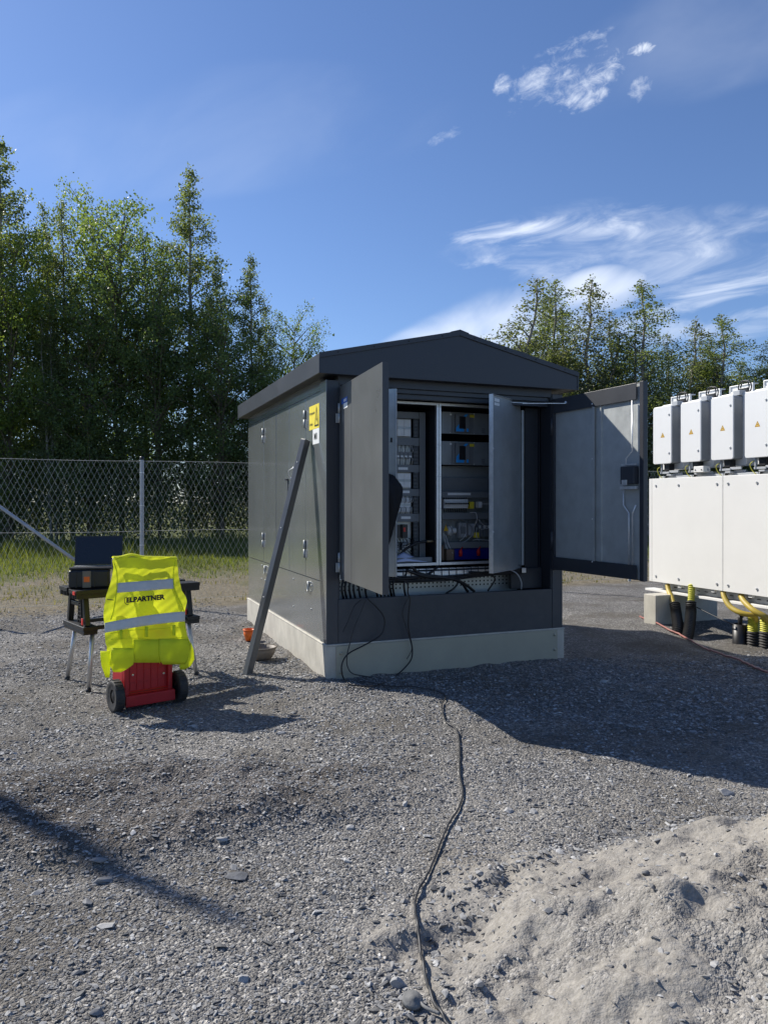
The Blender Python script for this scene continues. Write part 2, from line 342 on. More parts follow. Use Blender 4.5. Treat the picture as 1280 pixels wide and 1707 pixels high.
# ------------------------------------------------------------------ ground
rs = np.random.RandomState(5)
NG = rs.rand(256, 256)
def vnoise(x, y, sc, seed=0):
    x = np.asarray(x)*sc + seed*17.3 + 1000; y = np.asarray(y)*sc + seed*9.1 + 1000
    xi = np.floor(x).astype(int); yi = np.floor(y).astype(int); fx = x-xi; fy = y-yi; fx = fx*fx*(3-2*fx); fy = fy*fy*(3-2*fy)
    g = lambda i, j: NG[i & 255, j & 255]
    return (g(xi,yi)*(1-fx)+g(xi+1,yi)*fx)*(1-fy) + (g(xi,yi+1)*(1-fx)+g(xi+1,yi+1)*fx)*fy - 0.5
def fbm(x, y, sc, o=4, seed=0):
    r = 0; a = 1
    for i in range(o): r = r + a*vnoise(x, y, sc*2**i, seed+i); a *= 0.5
    return r
def sstep(x, a, b):
    t = np.clip((x-a)/(b-a), 0, 1); return t*t*(3-2*t)
def sand_mask(x, y):
    r = ((x-2.15)/1.95)**2 + ((y-2.25)/1.28)**2 + 0.75*fbm(x, y, 1.6, 6, 3)
    return 1 - sstep(r, 0.80, 1.32)
def ridge_mask(x, y):                # dark loose bank left of the picture
    r = ((x+1.35)/1.7)**2 + ((y-4.0-0.12*x)/0.62)**2 + 0.6*fbm(x, y, 1.3, 3, 8)
    return 1 - sstep(r, 0.35, 1.15)
def fence_d(x, y):                   # distance beyond the fence line
    return (y - (12.72 + 0.396*x))*0.93
def height(x, y):
    x = np.asarray(x, float); y = np.asarray(y, float)
    near = np.exp(-np.maximum(y-7, 0)/6.0)
    sm = sand_mask(x, y)
    rr = np.clip(1-(((x-2.35)/2.0)**2+((y-2.45)/1.25)**2), 0, 1)
    h = 0.36*rr**1.1*(1+0.45*fbm(x, y, 1.8, 5, 2)) + 0.035*sm*fbm(x, y, 5.0, 4, 4)*1.3 + 0.05*sm*np.maximum(0, fbm(x, y, 3.0, 3, 14))
    h = h + 0.075*sm*np.abs(fbm(x+.5*y, y, 3.5, 4, 24)) + 0.022*sm*fbm(x, y, 14, 3, 27) - 0.045*sm*np.exp(-((y-3.0-0.55*(x-1.0)+.25*fbm(x,y,2.,2,5))/.09)**2)
    h = h + 0.028*fbm(x, y, 0.9, 4, 1)*near + 0.012*fbm(x, y, 7, 3, 6)*near + 0.006*fbm(x, y, 28, 2, 9)*near*(1+0.3*sm)
    h = h + 0.075*ridge_mask(x, y)*(1+0.9*fbm(x, y, 3.2, 3, 12)) + 0.03*ridge_mask(x, y)*np.abs(fbm(x, y, 7, 3, 15))
    k = np.sqrt(((x+0.35)/0.35)**2+((y-6.25)/0.14)**2)     # loose heap against the plinth corner
    h = h + 0.035*np.clip(1-k, 0, 1)
    sl_ = (x-A.x)*U.x+(y-A.y)*U.y; tl_ = (x-A.x)*V_.x+(y-A.y)*V_.y
    dpl = np.hypot(np.maximum(np.maximum(-sl_, sl_-2.457), 0), np.maximum(np.maximum(-tl_, tl_-3.45), 0))
    h = h + 0.022*(.6+1.6*np.abs(fbm(x, y, 4, 3, 44)))*np.clip(1-dpl/.14, 0, 1)
    h = h + 0.10*sstep(fence_d(x, y), 2, 11)*(1+fbm(x, y, 0.25, 3, 5)) - 0.0
    g = 1 - sstep(np.abs(x-4.6), .7, 1.5); h = h - 0.10*g*(1-sstep(np.abs(y-8.4), .3, 1.2))
    return h
def hz(x, y): return float(height(x, y))

def axis(lo, hi, segs):
    out = [lo]
    for end, st in segs:
        n = max(1, int(round((end-out[-1])/st))); a = out[-1]
        out += [a+(end-a)*(i+1)/n for i in range(n)]
    return np.array(out)
def grow(start, end, st, g):
    out = []; x = start
    while abs(x-end) > abs(st) and (end-x)*(st) > 0: x += st; out.append(x); st *= g
    out.append(end); return out
xs = np.concatenate([np.array(grow(-4.5, -900, -0.05, 1.13))[::-1], axis(-4.5, 5.2, [(-2.0, .03), (2.2, .0125), (5.2, .03)]), np.array(grow(5.2, 900, 0.05, 1.13))])
ys = np.concatenate([np.array(grow(1.3, -60, -0.05, 1.2))[::-1], axis(1.3, 10, [(1.9, .03), (4.4, .0125), (7.0, .022), (10, .04)]), np.array(grow(10, 1500, 0.06, 1.08))])
X, Y = np.meshgrid(xs, ys); Z = height(X, Y)
nx, ny = len(xs), len(ys)
idx = np.arange(nx*ny).reshape(ny, nx)
Fq = np.stack([idx[:-1,:-1], idx[:-1,1:], idx[1:,1:], idx[1:,:-1]], -1).reshape(-1, 4)
def groundmat():
    m = bpy.data.materials.new('gravel, sand and grass ground'); m.use_nodes = True; t = m.node_tree; p = t.nodes['Principled BSDF']
    p.inputs['Roughness'].default_value = 0.95; p.inputs['Specular IOR Level'].default_value = 0.2
    tc = N(t, 'ShaderNodeTexCoord'); P = tc.outputs['Object']
    def noise(s, d=4, r=.6): n = N(t, 'ShaderNodeTexNoise', ins={'Scale': s, 'Detail': d, 'Roughness': r}); t.links.new(P, n.inputs[0]); return n.outputs['Fac']
    def vor(s): n = N(t, 'ShaderNodeTexVoronoi', ins={'Scale': s}); t.links.new(P, n.inputs[0]); return n
    def ramp(x, pts):
        r = N(t, 'ShaderNodeValToRGB'); e = r.color_ramp.elements
        while len(e) < len(pts): e.new(0.5)
        for i, (q, c) in enumerate(pts): e[i].position = q; e[i].color = c+(1,)
        t.links.new(x, r.inputs[0]); return r.outputs[0]
    def mix(f, a, b):
        n = N(t, 'ShaderNodeMix', data_type='RGBA')
        if isinstance(f, float): n.inputs[0].default_value = f
        else: t.links.new(f, n.inputs[0])
        t.links.new(a, n.inputs[6]); t.links.new(b, n.inputs[7]); return n.outputs[2]
    v1 = vor(75); v2 = vor(170); sep = N(t, 'ShaderNodeSeparateColor'); t.links.new(v1.outputs['Color'], sep.inputs[0]); sep2 = N(t, 'ShaderNodeSeparateColor'); t.links.new(v2.outputs['Color'], sep2.inputs[0])
    g1 = ramp(sep.outputs[0], [(0, (.075,.076,.080)), (.5, (.150,.150,.150)), (.82, (.30,.30,.298)), (1, (.66,.655,.64))])
    g2 = ramp(sep2.outputs[0], [(0, (.075,.076,.079)), (.65, (.17,.17,.168)), (.9, (.30,.30,.295)), (1, (.5,.5,.49))])
    grav = mix(0.5, g1, g2)
    brown = ramp(noise(9), [(0, (.070,.065,.057)), (1, (.165,.155,.138))])
    mr = N(t, 'ShaderNodeMapRange', interpolation_type='SMOOTHSTEP'); t.links.new(noise(0.9, 5, .65), mr.inputs[0]); mr.inputs[1].default_value = .45; mr.inputs[2].default_value = .62; mr.inputs[4].default_value = .7
    grav = mix(mr.outputs[0], grav, brown)
    def attr(n_):
        a = N(t, 'ShaderNodeAttribute', attribute_name=n_); return a.outputs['Fac']
    dark = N(t, 'ShaderNodeMix', data_type='RGBA', blend_type='MULTIPLY'); t.links.new(attr('ridge'), dark.inputs[0]); t.links.new(grav, dark.inputs[6]); dark.inputs[7].default_value = (.66, .63, .62, 1); grav = dark.outputs[2]
    tn = N(t, 'ShaderNodeMapRange'); t.links.new(attr('tone'), tn.inputs[0]); tn.inputs[3].default_value = .85; tn.inputs[4].default_value = 1.42
    tm_ = N(t, 'ShaderNodeMix', data_type='RGBA', blend_type='MULTIPLY'); tm_.inputs[0].default_value = 1; t.links.new(grav, tm_.inputs[6]); t.links.new(tn.outputs[0], tm_.inputs[7]); grav = tm_.outputs[2]
    sand = ramp(noise(45, 6, .7), [(0.25, (.175,.168,.156)), (.55, (.290,.282,.264)), (.8, (.385,.377,.360))])
    c = mix(attr('sand'), grav, sand)
    dry = ramp(noise(6, 6, .7), [(.25, (.13,.115,.075)), (.5, (.23,.205,.155)), (.75, (.34,.31,.25))])
    grass = ramp(noise(3.5, 6, .7), [(.25, (.075,.095,.026)), (.55, (.13,.15,.042)), (.8, (.19,.185,.08))])
    c = mix(attr('dry'), c, dry); c = mix(attr('grass'), c, grass)
    wt_ = N(t, 'ShaderNodeMix', data_type='RGBA', blend_type='MULTIPLY'); wt_.inputs[0].default_value = 1; t.links.new(c, wt_.inputs[6]); wt_.inputs[7].default_value = (1.04, 1.0, .945, 1); c = wt_.outputs[2]
    t.links.new(c, p.inputs['Base Color'])
    hgt = math_n(t, 'ADD', math_n(t, 'MULTIPLY', v1.outputs['Distance'], -1.0), math_n(t, 'ADD', math_n(t, 'MULTIPLY', sep.outputs[1], .6), math_n(t, 'ADD', math_n(t, 'MULTIPLY', v2.outputs['Distance'], -.5), math_n(t, 'MULTIPLY', noise(30, 5), .8))))
    sa = attr('sand'); fine = math_n(t, 'ADD', math_n(t, 'MULTIPLY', noise(70, 6), .55), math_n(t, 'MULTIPLY', noise(18, 5), .8))
    hm = N(t, 'ShaderNodeMix', data_type='FLOAT'); t.links.new(sa, hm.inputs[0]); t.links.new(hgt, hm.inputs[2]); t.links.new(fine, hm.inputs[3]); hgt = hm.outputs[0]
    bp = N(t, 'ShaderNodeBump', ins={'Strength': 1.0, 'Distance': .015}); t.links.new(hgt, bp.inputs['Height']); t.links.new(bp.outputs[0], p.inputs['Normal'])
    return m
ground = mesh_np('ground', np.stack([X, Y, Z], -1).reshape(-1, 3), Fq, groundmat(), smooth=True)
tag(ground, kind='structure')
fd = fence_d(X, Y)
edge = fd + 1.3*fbm(X, Y, 0.5, 4, 21)*np.exp(-np.abs(fd)/8)
wide = 1 - sstep(((X-2.0)/3.1)**2+((Y-2.2)/2.3)**2+0.9*fbm(X, Y, .9, 5, 63), .35, 1.15)
smx = sand_mask(X, Y); pock = sstep(fbm(X, Y, 2.3, 5, 66), .16, .34)
sandm = np.clip(smx*(1-.45*pock) + .42*wide*(.4+.9*np.clip(.5+fbm(X, Y, 2.8, 5, 64), 0, 1))*(1-smx), 0, 1)
at = {'sand': sandm, 'tone': np.clip(.5+.55*fbm(X, Y, .55, 5, 81)+.35*fbm(X, Y, 2.2, 4, 82), 0, 1), 'ridge': ridge_mask(X, Y),
      'dry': sstep(edge, -0.55, 0.15),
      'grass': np.clip(sstep(fd + 5*fbm(X, Y, 0.35, 5, 31), 3.2, 6.6) + 0.55*sstep(fbm(X, Y, 0.8, 4, 33), 0.05, 0.4)*sstep(fd, 0, 1.2), 0, 1)*(1-0.8*sstep(fbm(X*0.4, Y, 0.5, 3, 41), .22, .4)*sstep(fd, 2, 4))}
for k_, v_ in at.items():
    a_ = ground.data.attributes.new(k_, 'FLOAT', 'POINT'); a_.data.foreach_set('value', np.asarray(v_, np.float32).ravel())

def gpx(px, py, up=.008):
    y = EYE*F/(py-HY)
    for _ in range(14): y = (EYE-hz((px-CX)/F*y, y)-up)*F/(py-HY)
    x = (px-CX)/F*y; return Vector((x, y, hz(x, y)+up))
CABLE = [(600, 1138), (632, 1143), (655, 1146), (700, 1149), (735, 1158), (742, 1166), (736, 1178), (741, 1202), (757, 1216), (765, 1235), (766, 1290), (771, 1325), (763, 1352), (744, 1384), (729, 1420), (712, 1460), (694, 1495), (692, 1525), (699, 1570), (707, 1620), (720, 1665), (741, 1703), (760, 1730)]
CPTS = np.array([[p.x, p.y] for p in catmull([gpx(a_, b_) for a_, b_ in CABLE], 14)])
# loose gravel: small angular stones lying on the ground
def stone_tpl(seed):
    r = np.random.RandomState(seed); bm = bmesh.new(); 
    for q in range(10):
        d = r.randn(3); d /= np.linalg.norm(d); bm.verts.new(d*np.array([1, .8, .8])*(.85+.3*r.rand()))
    bmesh.ops.convex_hull(bm, input=bm.verts[:]); bmesh.ops.delete(bm, geom=[v for v in bm.verts if not v.link_faces], context='VERTS'); bmesh.ops.triangulate(bm, faces=bm.faces[:]); bm.verts.index_update(); bm.normal_update()
    V = np.array([v.co[:] for v in bm.verts]); Fc = np.array([[v.index for v in f.verts] for f in bm.faces]); bm.free()
    V *= np.array([1, 0.55+0.4*r.rand(), 0.4+0.35*r.rand()]); return V, Fc
TP = [stone_tpl(i) for i in range(8)]
def scatter(n_, xr, yr, smin, smax, seed, filt=None, lay=True):
    r = np.random.RandomState(seed); x = r.uniform(*xr, n_); y = r.uniform(*yr, n_)
    keep = np.abs(x) < 0.58*y+0.6
    sl_ = (x-A.x)*U.x+(y-A.y)*U.y; tl_ = (x-A.x)*V_.x+(y-A.y)*V_.y
    keep &= ~((sl_ > -0.02) & (tl_ > -0.02))
    if filt is not None: keep &= filt(x, y, r)
    near_c = np.zeros(n_, bool)
    for q in CPTS: near_c |= (np.abs(x-q[0]) < .019) & (np.abs(y-q[1]) < .03)
    keep &= ~near_c
    x = x[keep]; y = y[keep]; n_ = len(x); size = smin + (smax-smin)*r.rand(n_)**3.2
    z = height(x, y) + size*0.12
    ang = r.rand(n_)*2*np.pi; ti = (r.rand(n_)-.5)*0.9
    VV = []; FF = []; off = 0; who = r.randint(0, 8, n_)
    for k in range(8):
        s_ = who == k; V, Fc = TP[k]; m_ = s_.sum()
        if not m_: continue
        c, s = np.cos(ang[s_])[:, None], np.sin(ang[s_])[:, None]; ct, st = np.cos(ti[s_])[:, None], np.sin(ti[s_])[:, None]
        vx, vy, vz = V[None,:,0], V[None,:,1], V[None,:,2]
        y1 = vy*ct - vz*st; z1 = vy*st + vz*ct
        px = vx*c - y1*s; py = vx*s + y1*c; sz = size[s_][:, None]
        P = np.stack([px*sz + x[s_][:, None], py*sz + y[s_][:, None], z1*sz + z[s_][:, None]], -1)
        VV.append(P.reshape(-1, 3)); FF.append((Fc[None] + (np.arange(m_)*len(V))[:, None, None] + off).reshape(-1, 3)); off += m_*len(V)
    return np.concatenate(VV), np.concatenate(FF)
def gravmat(name, cols):
    m = bpy.data.materials.new(name); m.use_nodes = True; t = m.node_tree; p = t.nodes['Principled BSDF']; p.inputs['Roughness'].default_value = .78
    g = N(t, 'ShaderNodeNewGeometry'); r = N(t, 'ShaderNodeValToRGB'); e = r.color_ramp.elements
    while len(e) < len(cols): e.new(.5)
    for i, (q, c) in enumerate(cols): e[i].position = q; e[i].color = c+(1,)
    t.links.new(g.outputs['Random Per Island'], r.inputs[0])
    tc = N(t, 'ShaderNodeTexCoord'); n = N(t, 'ShaderNodeTexNoise', ins={'Scale': 160.0, 'Detail': 3.0}); t.links.new(tc.outputs['Object'], n.inputs[0])
    mr = N(t, 'ShaderNodeMapRange'); t.links.new(n.outputs['Fac'], mr.inputs[0]); mr.inputs[3].default_value = .7; mr.inputs[4].default_value = 1.3
    mx = N(t, 'ShaderNodeMix', data_type='RGBA', blend_type='MULTIPLY'); mx.inputs[0].default_value = 1; t.links.new(r.outputs[0], mx.inputs[6]); t.links.new(mr.outputs[0], mx.inputs[7])
    t.links.new(mx.outputs[2], p.inputs['Base Color']); return m
gm = gravmat('crushed grey stone', [(0, (.085,.085,.085)), (.45, (.175,.174,.172)), (.85, (.29,.288,.282)), (.97, (.38,.378,.37)), (1, (.50,.49,.47))])
notsand = lambda x, y, r: r.rand(len(x)) > np.clip(sand_mask(x, y)*1.02*(1-.45*sstep(fbm(x, y, 2.3, 5, 66), .20, .38)) + .25*(1 - sstep(((x-2.0)/3.1)**2+((y-2.2)/2.3)**2, .35, 1.15)), 0, .95)
patch = lambda x, y, r: r.rand(len(x)) > np.maximum(sand_mask(x, y)*0.9, 0.75*sstep(fbm(x, y, 1.1, 3, 17), .05, .3))
rim = lambda x, y, r: (r.rand(len(x)) < np.exp(-((((x-2.15)/1.95)**2+((y-2.25)/1.28)**2-1.15)/0.16)**2)*0.9)
sets = [scatter(78000, (-2.6, 2.8), (1.9, 4.4), .003, .0145, 1, notsand), scatter(70000, (-3.6, 4.0), (4.4, 7.4), .006, .021, 2, patch),
        scatter(30000, (-6, 7), (7.2, 12.5), .008, .024, 3, lambda x, y, r: fence_d(x, y) < .2*r.randn(len(x))),
        scatter(1500, (-2.6, 2.8), (1.9, 4.6), .010, .027, 4, patch), scatter(16000, (-.4, 2.8), (1.8, 4.0), .006, .024, 6, rim), scatter(500, (-3.6, 4), (4.4, 8), .012, .030, 5, patch)]
VV = []; FF = []; off = 0
for V, Fc in sets: VV.append(V); FF.append(Fc+off); off += len(V)
gr = mesh_np('gravel', np.concatenate(VV), np.concatenate(FF), gm, k=3)
tag(gr, 'grey crushed stone gravel covering the yard', 'gravel', kind='stuff')
cr = scatter(9000, (-.2, 2.8), (1.7, 4.0), .003, .016, 9, lambda x, y, r: r.rand(len(x)) < sand_mask(x, y)*(0.35+1.2*sstep(fbm(x, y, 2.5, 3, 19), -.1, .35)))
sg = mesh_np('sand_crumbs', cr[0], cr[1], gravmat('pale sandy crumbs', [(0, (.16,.155,.147)), (.6, (.275,.268,.250)), (1, (.43,.42,.40))]), k=3)
tag(sg, 'pale crumbs of soil and grit on the sand heap', 'grit', kind='stuff')

def rock(px, py, wpx, hpx, m, label, flat=.45, rot=0.0, seed=1, zz=None):
    # a single larger stone: centre seen at px,py of the photograph's plan; size in metres from its width there
    y = EYE*F/(py-HY)
    for _ in range(12): y = (EYE-hz((px-CX)/F*y, y))*F/(py-HY)
    x = (px-CX)/F*y; z = hz(x, y); r = np.random.RandomState(seed)
    bm = bmesh.new(); bmesh.ops.create_icosphere(bm, subdivisions=4, radius=1)
    wd = wpx/F*y/2; dp = wd*hpx
    dirs = [Vector(r.randn(3)).normalized() for _ in range(12)]; ds = [0.48+0.30*r.rand() for _ in dirs]
    for v in bm.verts:
        c = v.co.copy()
        for d, q in zip(dirs, ds):
            e = c.dot(d)
            if e > q: c -= d*(e-q)
        v.co = Vector((c.x*wd*1.15, c.y*dp*1.15, c.z*wd*flat*1.15))
    me = bpy.data.meshes.new('stone'); bm.to_mesh(me); bm.free(); me.materials.append(m)
    o = bpy.data.objects.new('stone', me); col.objects.link(o); o.location = (x, y, z+wd*flat*0.35); o.rotation_euler = (0.12*r.randn(), 0.12*r.randn(), rot)
    tag(o, label, 'stone', 'larger stones lying on the gravel'); return o
rock(393, 1463, 44, .62, M['stoned'], 'flat dark oval stone lying left of the black cable', .22, .1, 11)
rock(173, 1471, 42, .40, M['stoneb'], 'flat grey slab in the dark strip of shadow at lower left', .28, .5, 12)
rock(165, 1442, 28, .6, M['stoneb'], 'grey wedge stone just above the lower left shadow strip', .4, .2, 13)
rock(178, 1545, 40, .45, M['stonew'], 'long pale flat stone below the lower left shadow strip', .2, .1, 14)
rock(145, 1507, 20, .8, M['stoneb'], 'rounded grey stone between shadow strip and long pale stone', .6, 0, 15)
rock(370, 1402, 22, .7, M['stonew'], 'small pale stone above the flat dark oval stone', .5, .6, 16)
rock(407, 1633, 25, .7, M['stonew'], 'pale stone near the bottom edge, left of centre', .5, .2, 17)
rock(162, 1688, 22, .8, M['stoneb'], 'grey stone at the bottom edge of the far left corner', .6, .2, 18)
rock(664, 1645, 26, .9, M['stonew'], 'upright pale angular stone beside the round cable cap', .9, .4, 19)
rock(849, 1353, 20, .7, M['stonew'], 'white angular stone, left one of a pair below the shade', .5, .3, 20)
rock(889, 1355, 14, .8, M['stonew'], 'white angular stone, right one of a pair below the shade', .7, .9, 21)
rock(1210, 1325, 26, .6, M['stonew'], 'pale block of stone on the crest of the sand heap', .55, .1, 22)
rock(799, 1652, 18, .9, M['stonew'], 'pale rounded stone half sunk in the sand, bottom centre', .7, .1, 23)
rock(1077, 1458, 13, .9, M['stoned'], 'small dark stone alone on the sand heap', .9, .1, 24)
rock(1007, 1137, 16, .6, M['stonew'], 'pale stone in the shade in front of the kiosk', .4, .1, 25)
rock(470, 1223, 14, .7, M['stonew'], 'pale stone at the end of the trolley shadow', .5, .1, 26)
rock(324, 1212, 14, .7, M['stonew'], 'pale stone on the gravel right below the trolley', .5, .4, 27)
rock(675, 1342, 12, .9, M['stonew'], 'small white stone left of the black cable bend', .8, .4, 28)
rock(584, 1380, 16, .8, M['stonew'], 'pale stone in loose gravel left of the cable bend', .6, .4, 29)
rock(666, 1452, 20, .6, M['stoneb'], 'grey flat stone left of the cable, mid ground', .4, .1, 30)

# ------------------------------------------------------------------ grass beyond the fence
def blades(n_, xr, dr, hmin, hmax, seed, dens):
    r = np.random.RandomState(seed); x = r.uniform(*xr, n_); d = r.uniform(*dr, n_)
    y = 12.72+.396*x+d/0.93; keep = dens(x, y, d, r); x, y, d = x[keep], y[keep], d[keep]; n_ = len(x)
    h = (hmin+(hmax-hmin)*r.rand(n_)**2)*(0.6+0.8*np.clip(.5+fbm(x, y, .8, 3, 50), 0, 1)); wdt = 0.010+0.010*r.rand(n_); a = r.rand(n_)*2*np.pi; z = height(x, y)
    lx = (r.rand(n_)-.5)*h*.9; ly = (r.rand(n_)-.5)*h*.9
    p0 = np.stack([x-np.cos(a)*wdt, y-np.sin(a)*wdt, z-.01], -1); p1 = np.stack([x+np.cos(a)*wdt, y+np.sin(a)*wdt, z-.01], -1)
    p2 = np.stack([x+lx, y+ly, z+h], -1); V = np.stack([p0, p1, p2], 1).reshape(-1, 3); return V, np.arange(n_*3).reshape(-1, 3)
gv = [blades(70000, (-14, 16), (3.5, 14), .04, .16, 1, lambda x, y, d, r: r.rand(len(x)) < np.clip(.25+sstep(d, 4, 8)+.7*fbm(x, y, .5, 3, 31), 0, 1)),
      blades(26000, (-14, 16), (9.0, 15.5), .15, .45, 2, lambda x, y, d, r: r.rand(len(x)) < sstep(d+2*fbm(x, y, .5, 3, 61), 8.5, 11))]
V = np.concatenate([g[0] for g in gv]); Fc = np.concatenate([gv[0][1], gv[1][1]+len(gv[0][0])])
tag(mesh_np('grass', V, Fc, M['blade'], k=3), 'green grass growing between the fence and the trees', 'grass', kind='stuff')
V, Fc = blades(26000, (-12, 14), (-.1, 6), .02, .10, 3, lambda x, y, d, r: r.rand(len(x)) < np.clip(.25+1.2*fbm(x, y, .9, 3, 71), 0, 1))
tag(mesh_np('dry_grass', V, Fc, M['bladedry'], k=3), 'thin dry yellow grass on the strip behind the fence', 'grass', kind='stuff')

# ------------------------------------------------------------------ trees
def leaf_quads(P, size, r, hang=0.3):
    n = len(P); d = r.randn(n, 3); d[:, 2] -= hang; d /= np.linalg.norm(d, axis=1, keepdims=True)
    e = r.randn(n, 3); e -= d*(e*d).sum(1, keepdims=True); e /= np.linalg.norm(e, axis=1, keepdims=True)
    s = (size*(0.65+0.7*r.rand(n)))[:, None]
    q = np.stack([P, P+d*s*.5+e*s*.36, P+d*s, P+d*s*.5-e*s*.36], 1)
    return q.reshape(-1, 3), np.arange(n*4).reshape(-1, 4)
def tree_mesh(seed, H, Rr, base, nb, elev, droop, nleaf, lsize, prof, clump=.13, tw=6, twl=.34, hang=.4, bark='bark', leaf='leafb', stems=1, sway=.03, lump=.55):
    r = np.random.RandomState(seed); tb = MB(); T0 = []; T1 = []; DR = []
    for st in range(stems):
        hx = H*(1 if st == 0 else .7+.25*r.rand()); ox, oy = (0, 0) if st == 0 else (r.uniform(-.5, .5), r.uniform(-.4, .4)); ln = (0 if st == 0 else 1)*r.uniform(-.08, .08)
        zs = np.linspace(0, 1, 14); wx = np.cumsum(r.randn(14))*sway*hx/14+ox+ln*zs*hx; wy = np.cumsum(r.randn(14))*sway*hx/14+oy
        tp = lambda f: np.array([np.interp(f, zs, wx), np.interp(f, zs, wy), f*hx])
        tb.tube([tp(f)-np.array([0, 0, .15 if f == 0 else 0]) for f in zs], [max(.008, .0085*hx*(1-f)**.8+.006) for f in zs], 7)
        nbb = int(nb*(1 if st == 0 else .6))
        for i in range(nbb):
            f = base+(1-base)*((i+r.rand())/nbb)**.95; f = min(f, .985)
            L = Rr*prof(f)*(0.50+.85*r.rand()) * (1 if st == 0 else .75)
            az = i*2.4+r.rand()*1.2; el = R(elev+r.uniform(-16, 16)+9*f); p0 = tp(f); dr = droop*(.6+.8*r.rand())
            hd = np.array([math.cos(az), math.sin(az), 0]); pt = lambda s: p0+hd*L*s*math.cos(el)+np.array([0, 0, 1])*L*(math.sin(el)*s-dr*s*s)
            tb.tube([pt(s) for s in (0, .3, .65, 1)], [.028*L*.6+.004, .018*L*.6+.003, .01*L*.6+.003, .003], 4, cap=False)
            for k in range(tw):
                s = .22+.78*(k+r.rand())/tw; q = pt(s); l2 = L*twl*(.5+r.rand())*(1.15-.5*s)+.12*min(1, L)
                dv = hd*r.uniform(.1, 1)+np.array([-hd[1], hd[0], 0])*r.uniform(-1.1, 1.1)+np.array([0, 0, r.uniform(-.1, .9)]); dv /= np.linalg.norm(dv)
                T0.append(q); T1.append(q+dv*l2); DR.append(dr*l2*1.2)
        for k in range(8):
            q = tp(.88+.12*k/8); dv = np.array([r.uniform(-.35, .35), r.uniform(-.35, .35), 1]); T0.append(q); T1.append(q+dv*.28); DR.append(.02)
    T0 = np.array(T0); T1 = np.array(T1); DR = np.array(DR); ln = np.linalg.norm(T1-T0, axis=1)+.1; pr = np.maximum(ln-.08, .02)**1.45*np.exp(lump*r.randn(len(ln))); pr /= pr.sum()
    w_ = r.choice(len(T0), nleaf, p=pr); s = r.rand(nleaf)**.8
    P = T0[w_]+(T1[w_]-T0[w_])*s[:, None]; P[:, 2] -= DR[w_]*s*s
    P += r.randn(nleaf, 3)*(clump*np.clip(.35+ln[w_]*1.1, .4, 1.1))[:, None]*np.array([1, 1, .9]); P[:, 2] -= np.abs(r.randn(nleaf))*DR[w_]*.5
    P[:, 2] = np.maximum(P[:, 2], .15)
    V, Fc = leaf_quads(P, lsize, r, hang)
    crown = mesh_np('crown', V, Fc, M[leaf]); trunk = tb.build('trunk', M[bark])
    cm, tm = crown.data, trunk.data; bpy.data.objects.remove(crown); bpy.data.objects.remove(trunk); return cm, tm
cone = lambda f: (1-f)**.72*min(1, (f+.05)/.3)+.035
slim = lambda f: (1-f)**.62*.92+.035
roundp = lambda f: math.sqrt(max(0, 1-((f-.55)/.5)**2))*.85+.15
KIND = {
 'birch_a': tree_mesh(1, 12, 2.7, .16, 60, 42, .42, 24000, .080, cone, sway=.035),
 'birch_b': tree_mesh(2, 12, 2.1, .14, 56, 48, .34, 19000, .078, slim, sway=.05, stems=2),
 'leafy_a': tree_mesh(3, 10, 2.9, .10, 60, 38, .18, 24000, .088, roundp, clump=.15, leaf='leafd', bark='barkd', stems=2, hang=.1),
 'leafy_b': tree_mesh(4, 10, 2.4, .10, 54, 45, .15, 22000, .085, roundp, clump=.14, leaf='leafy', bark='barkd', stems=2, hang=.1),
 'weep_a': tree_mesh(5, 10.5, 2.5, .18, 50, 56, 1.05, 22000, .066, slim, lump=.5, clump=.075, tw=9, twl=.5, hang=1.8, leaf='leafr', sway=.07, stems=2),
 'weep_b': tree_mesh(6, 10.5, 2.6, .15, 40, 60, .45, 26000, .066, slim, lump=.6, clump=.085, tw=9, twl=.42, hang=.9, leaf='leafr', stems=4, sway=.08),
 'weep_c': tree_mesh(8, 10.5, 2.9, .12, 58, 44, .55, 28000, .066, cone, lump=.6, clump=.085, tw=9, twl=.40, hang=.9, leaf='leafb', sway=.06, stems=2),
}
KH = {'birch_a': 12, 'birch_b': 12, 'leafy_a': 10, 'leafy_b': 10, 'weep_a': 10.5, 'weep_b': 10.5, 'weep_c': 10.5}
treei = [0]
def tree(kind, px, top, y, label, wide=1.0, group='trees of the wood behind the fence', name=None):
    x = (px-CX)/F*y; H = EYE+(HY-top)/F*y; s = H/KH[kind]; treei[0] += 1
    nm = name or ('birch_tree' if kind[0] in 'bw' else 'leafy_tree')
    o = empty(nm, (x, y, hz(x, y)-.05), treei[0]*2.13); o.scale = (s*wide, s*wide, s); tag(o, label, 'tree', group)
    cm, tm = KIND[kind]
    for n_, d_ in (('trunk', tm), ('crown', cm)):
        c = bpy.data.objects.new(n_, d_); col.objects.link(c); c.parent = o
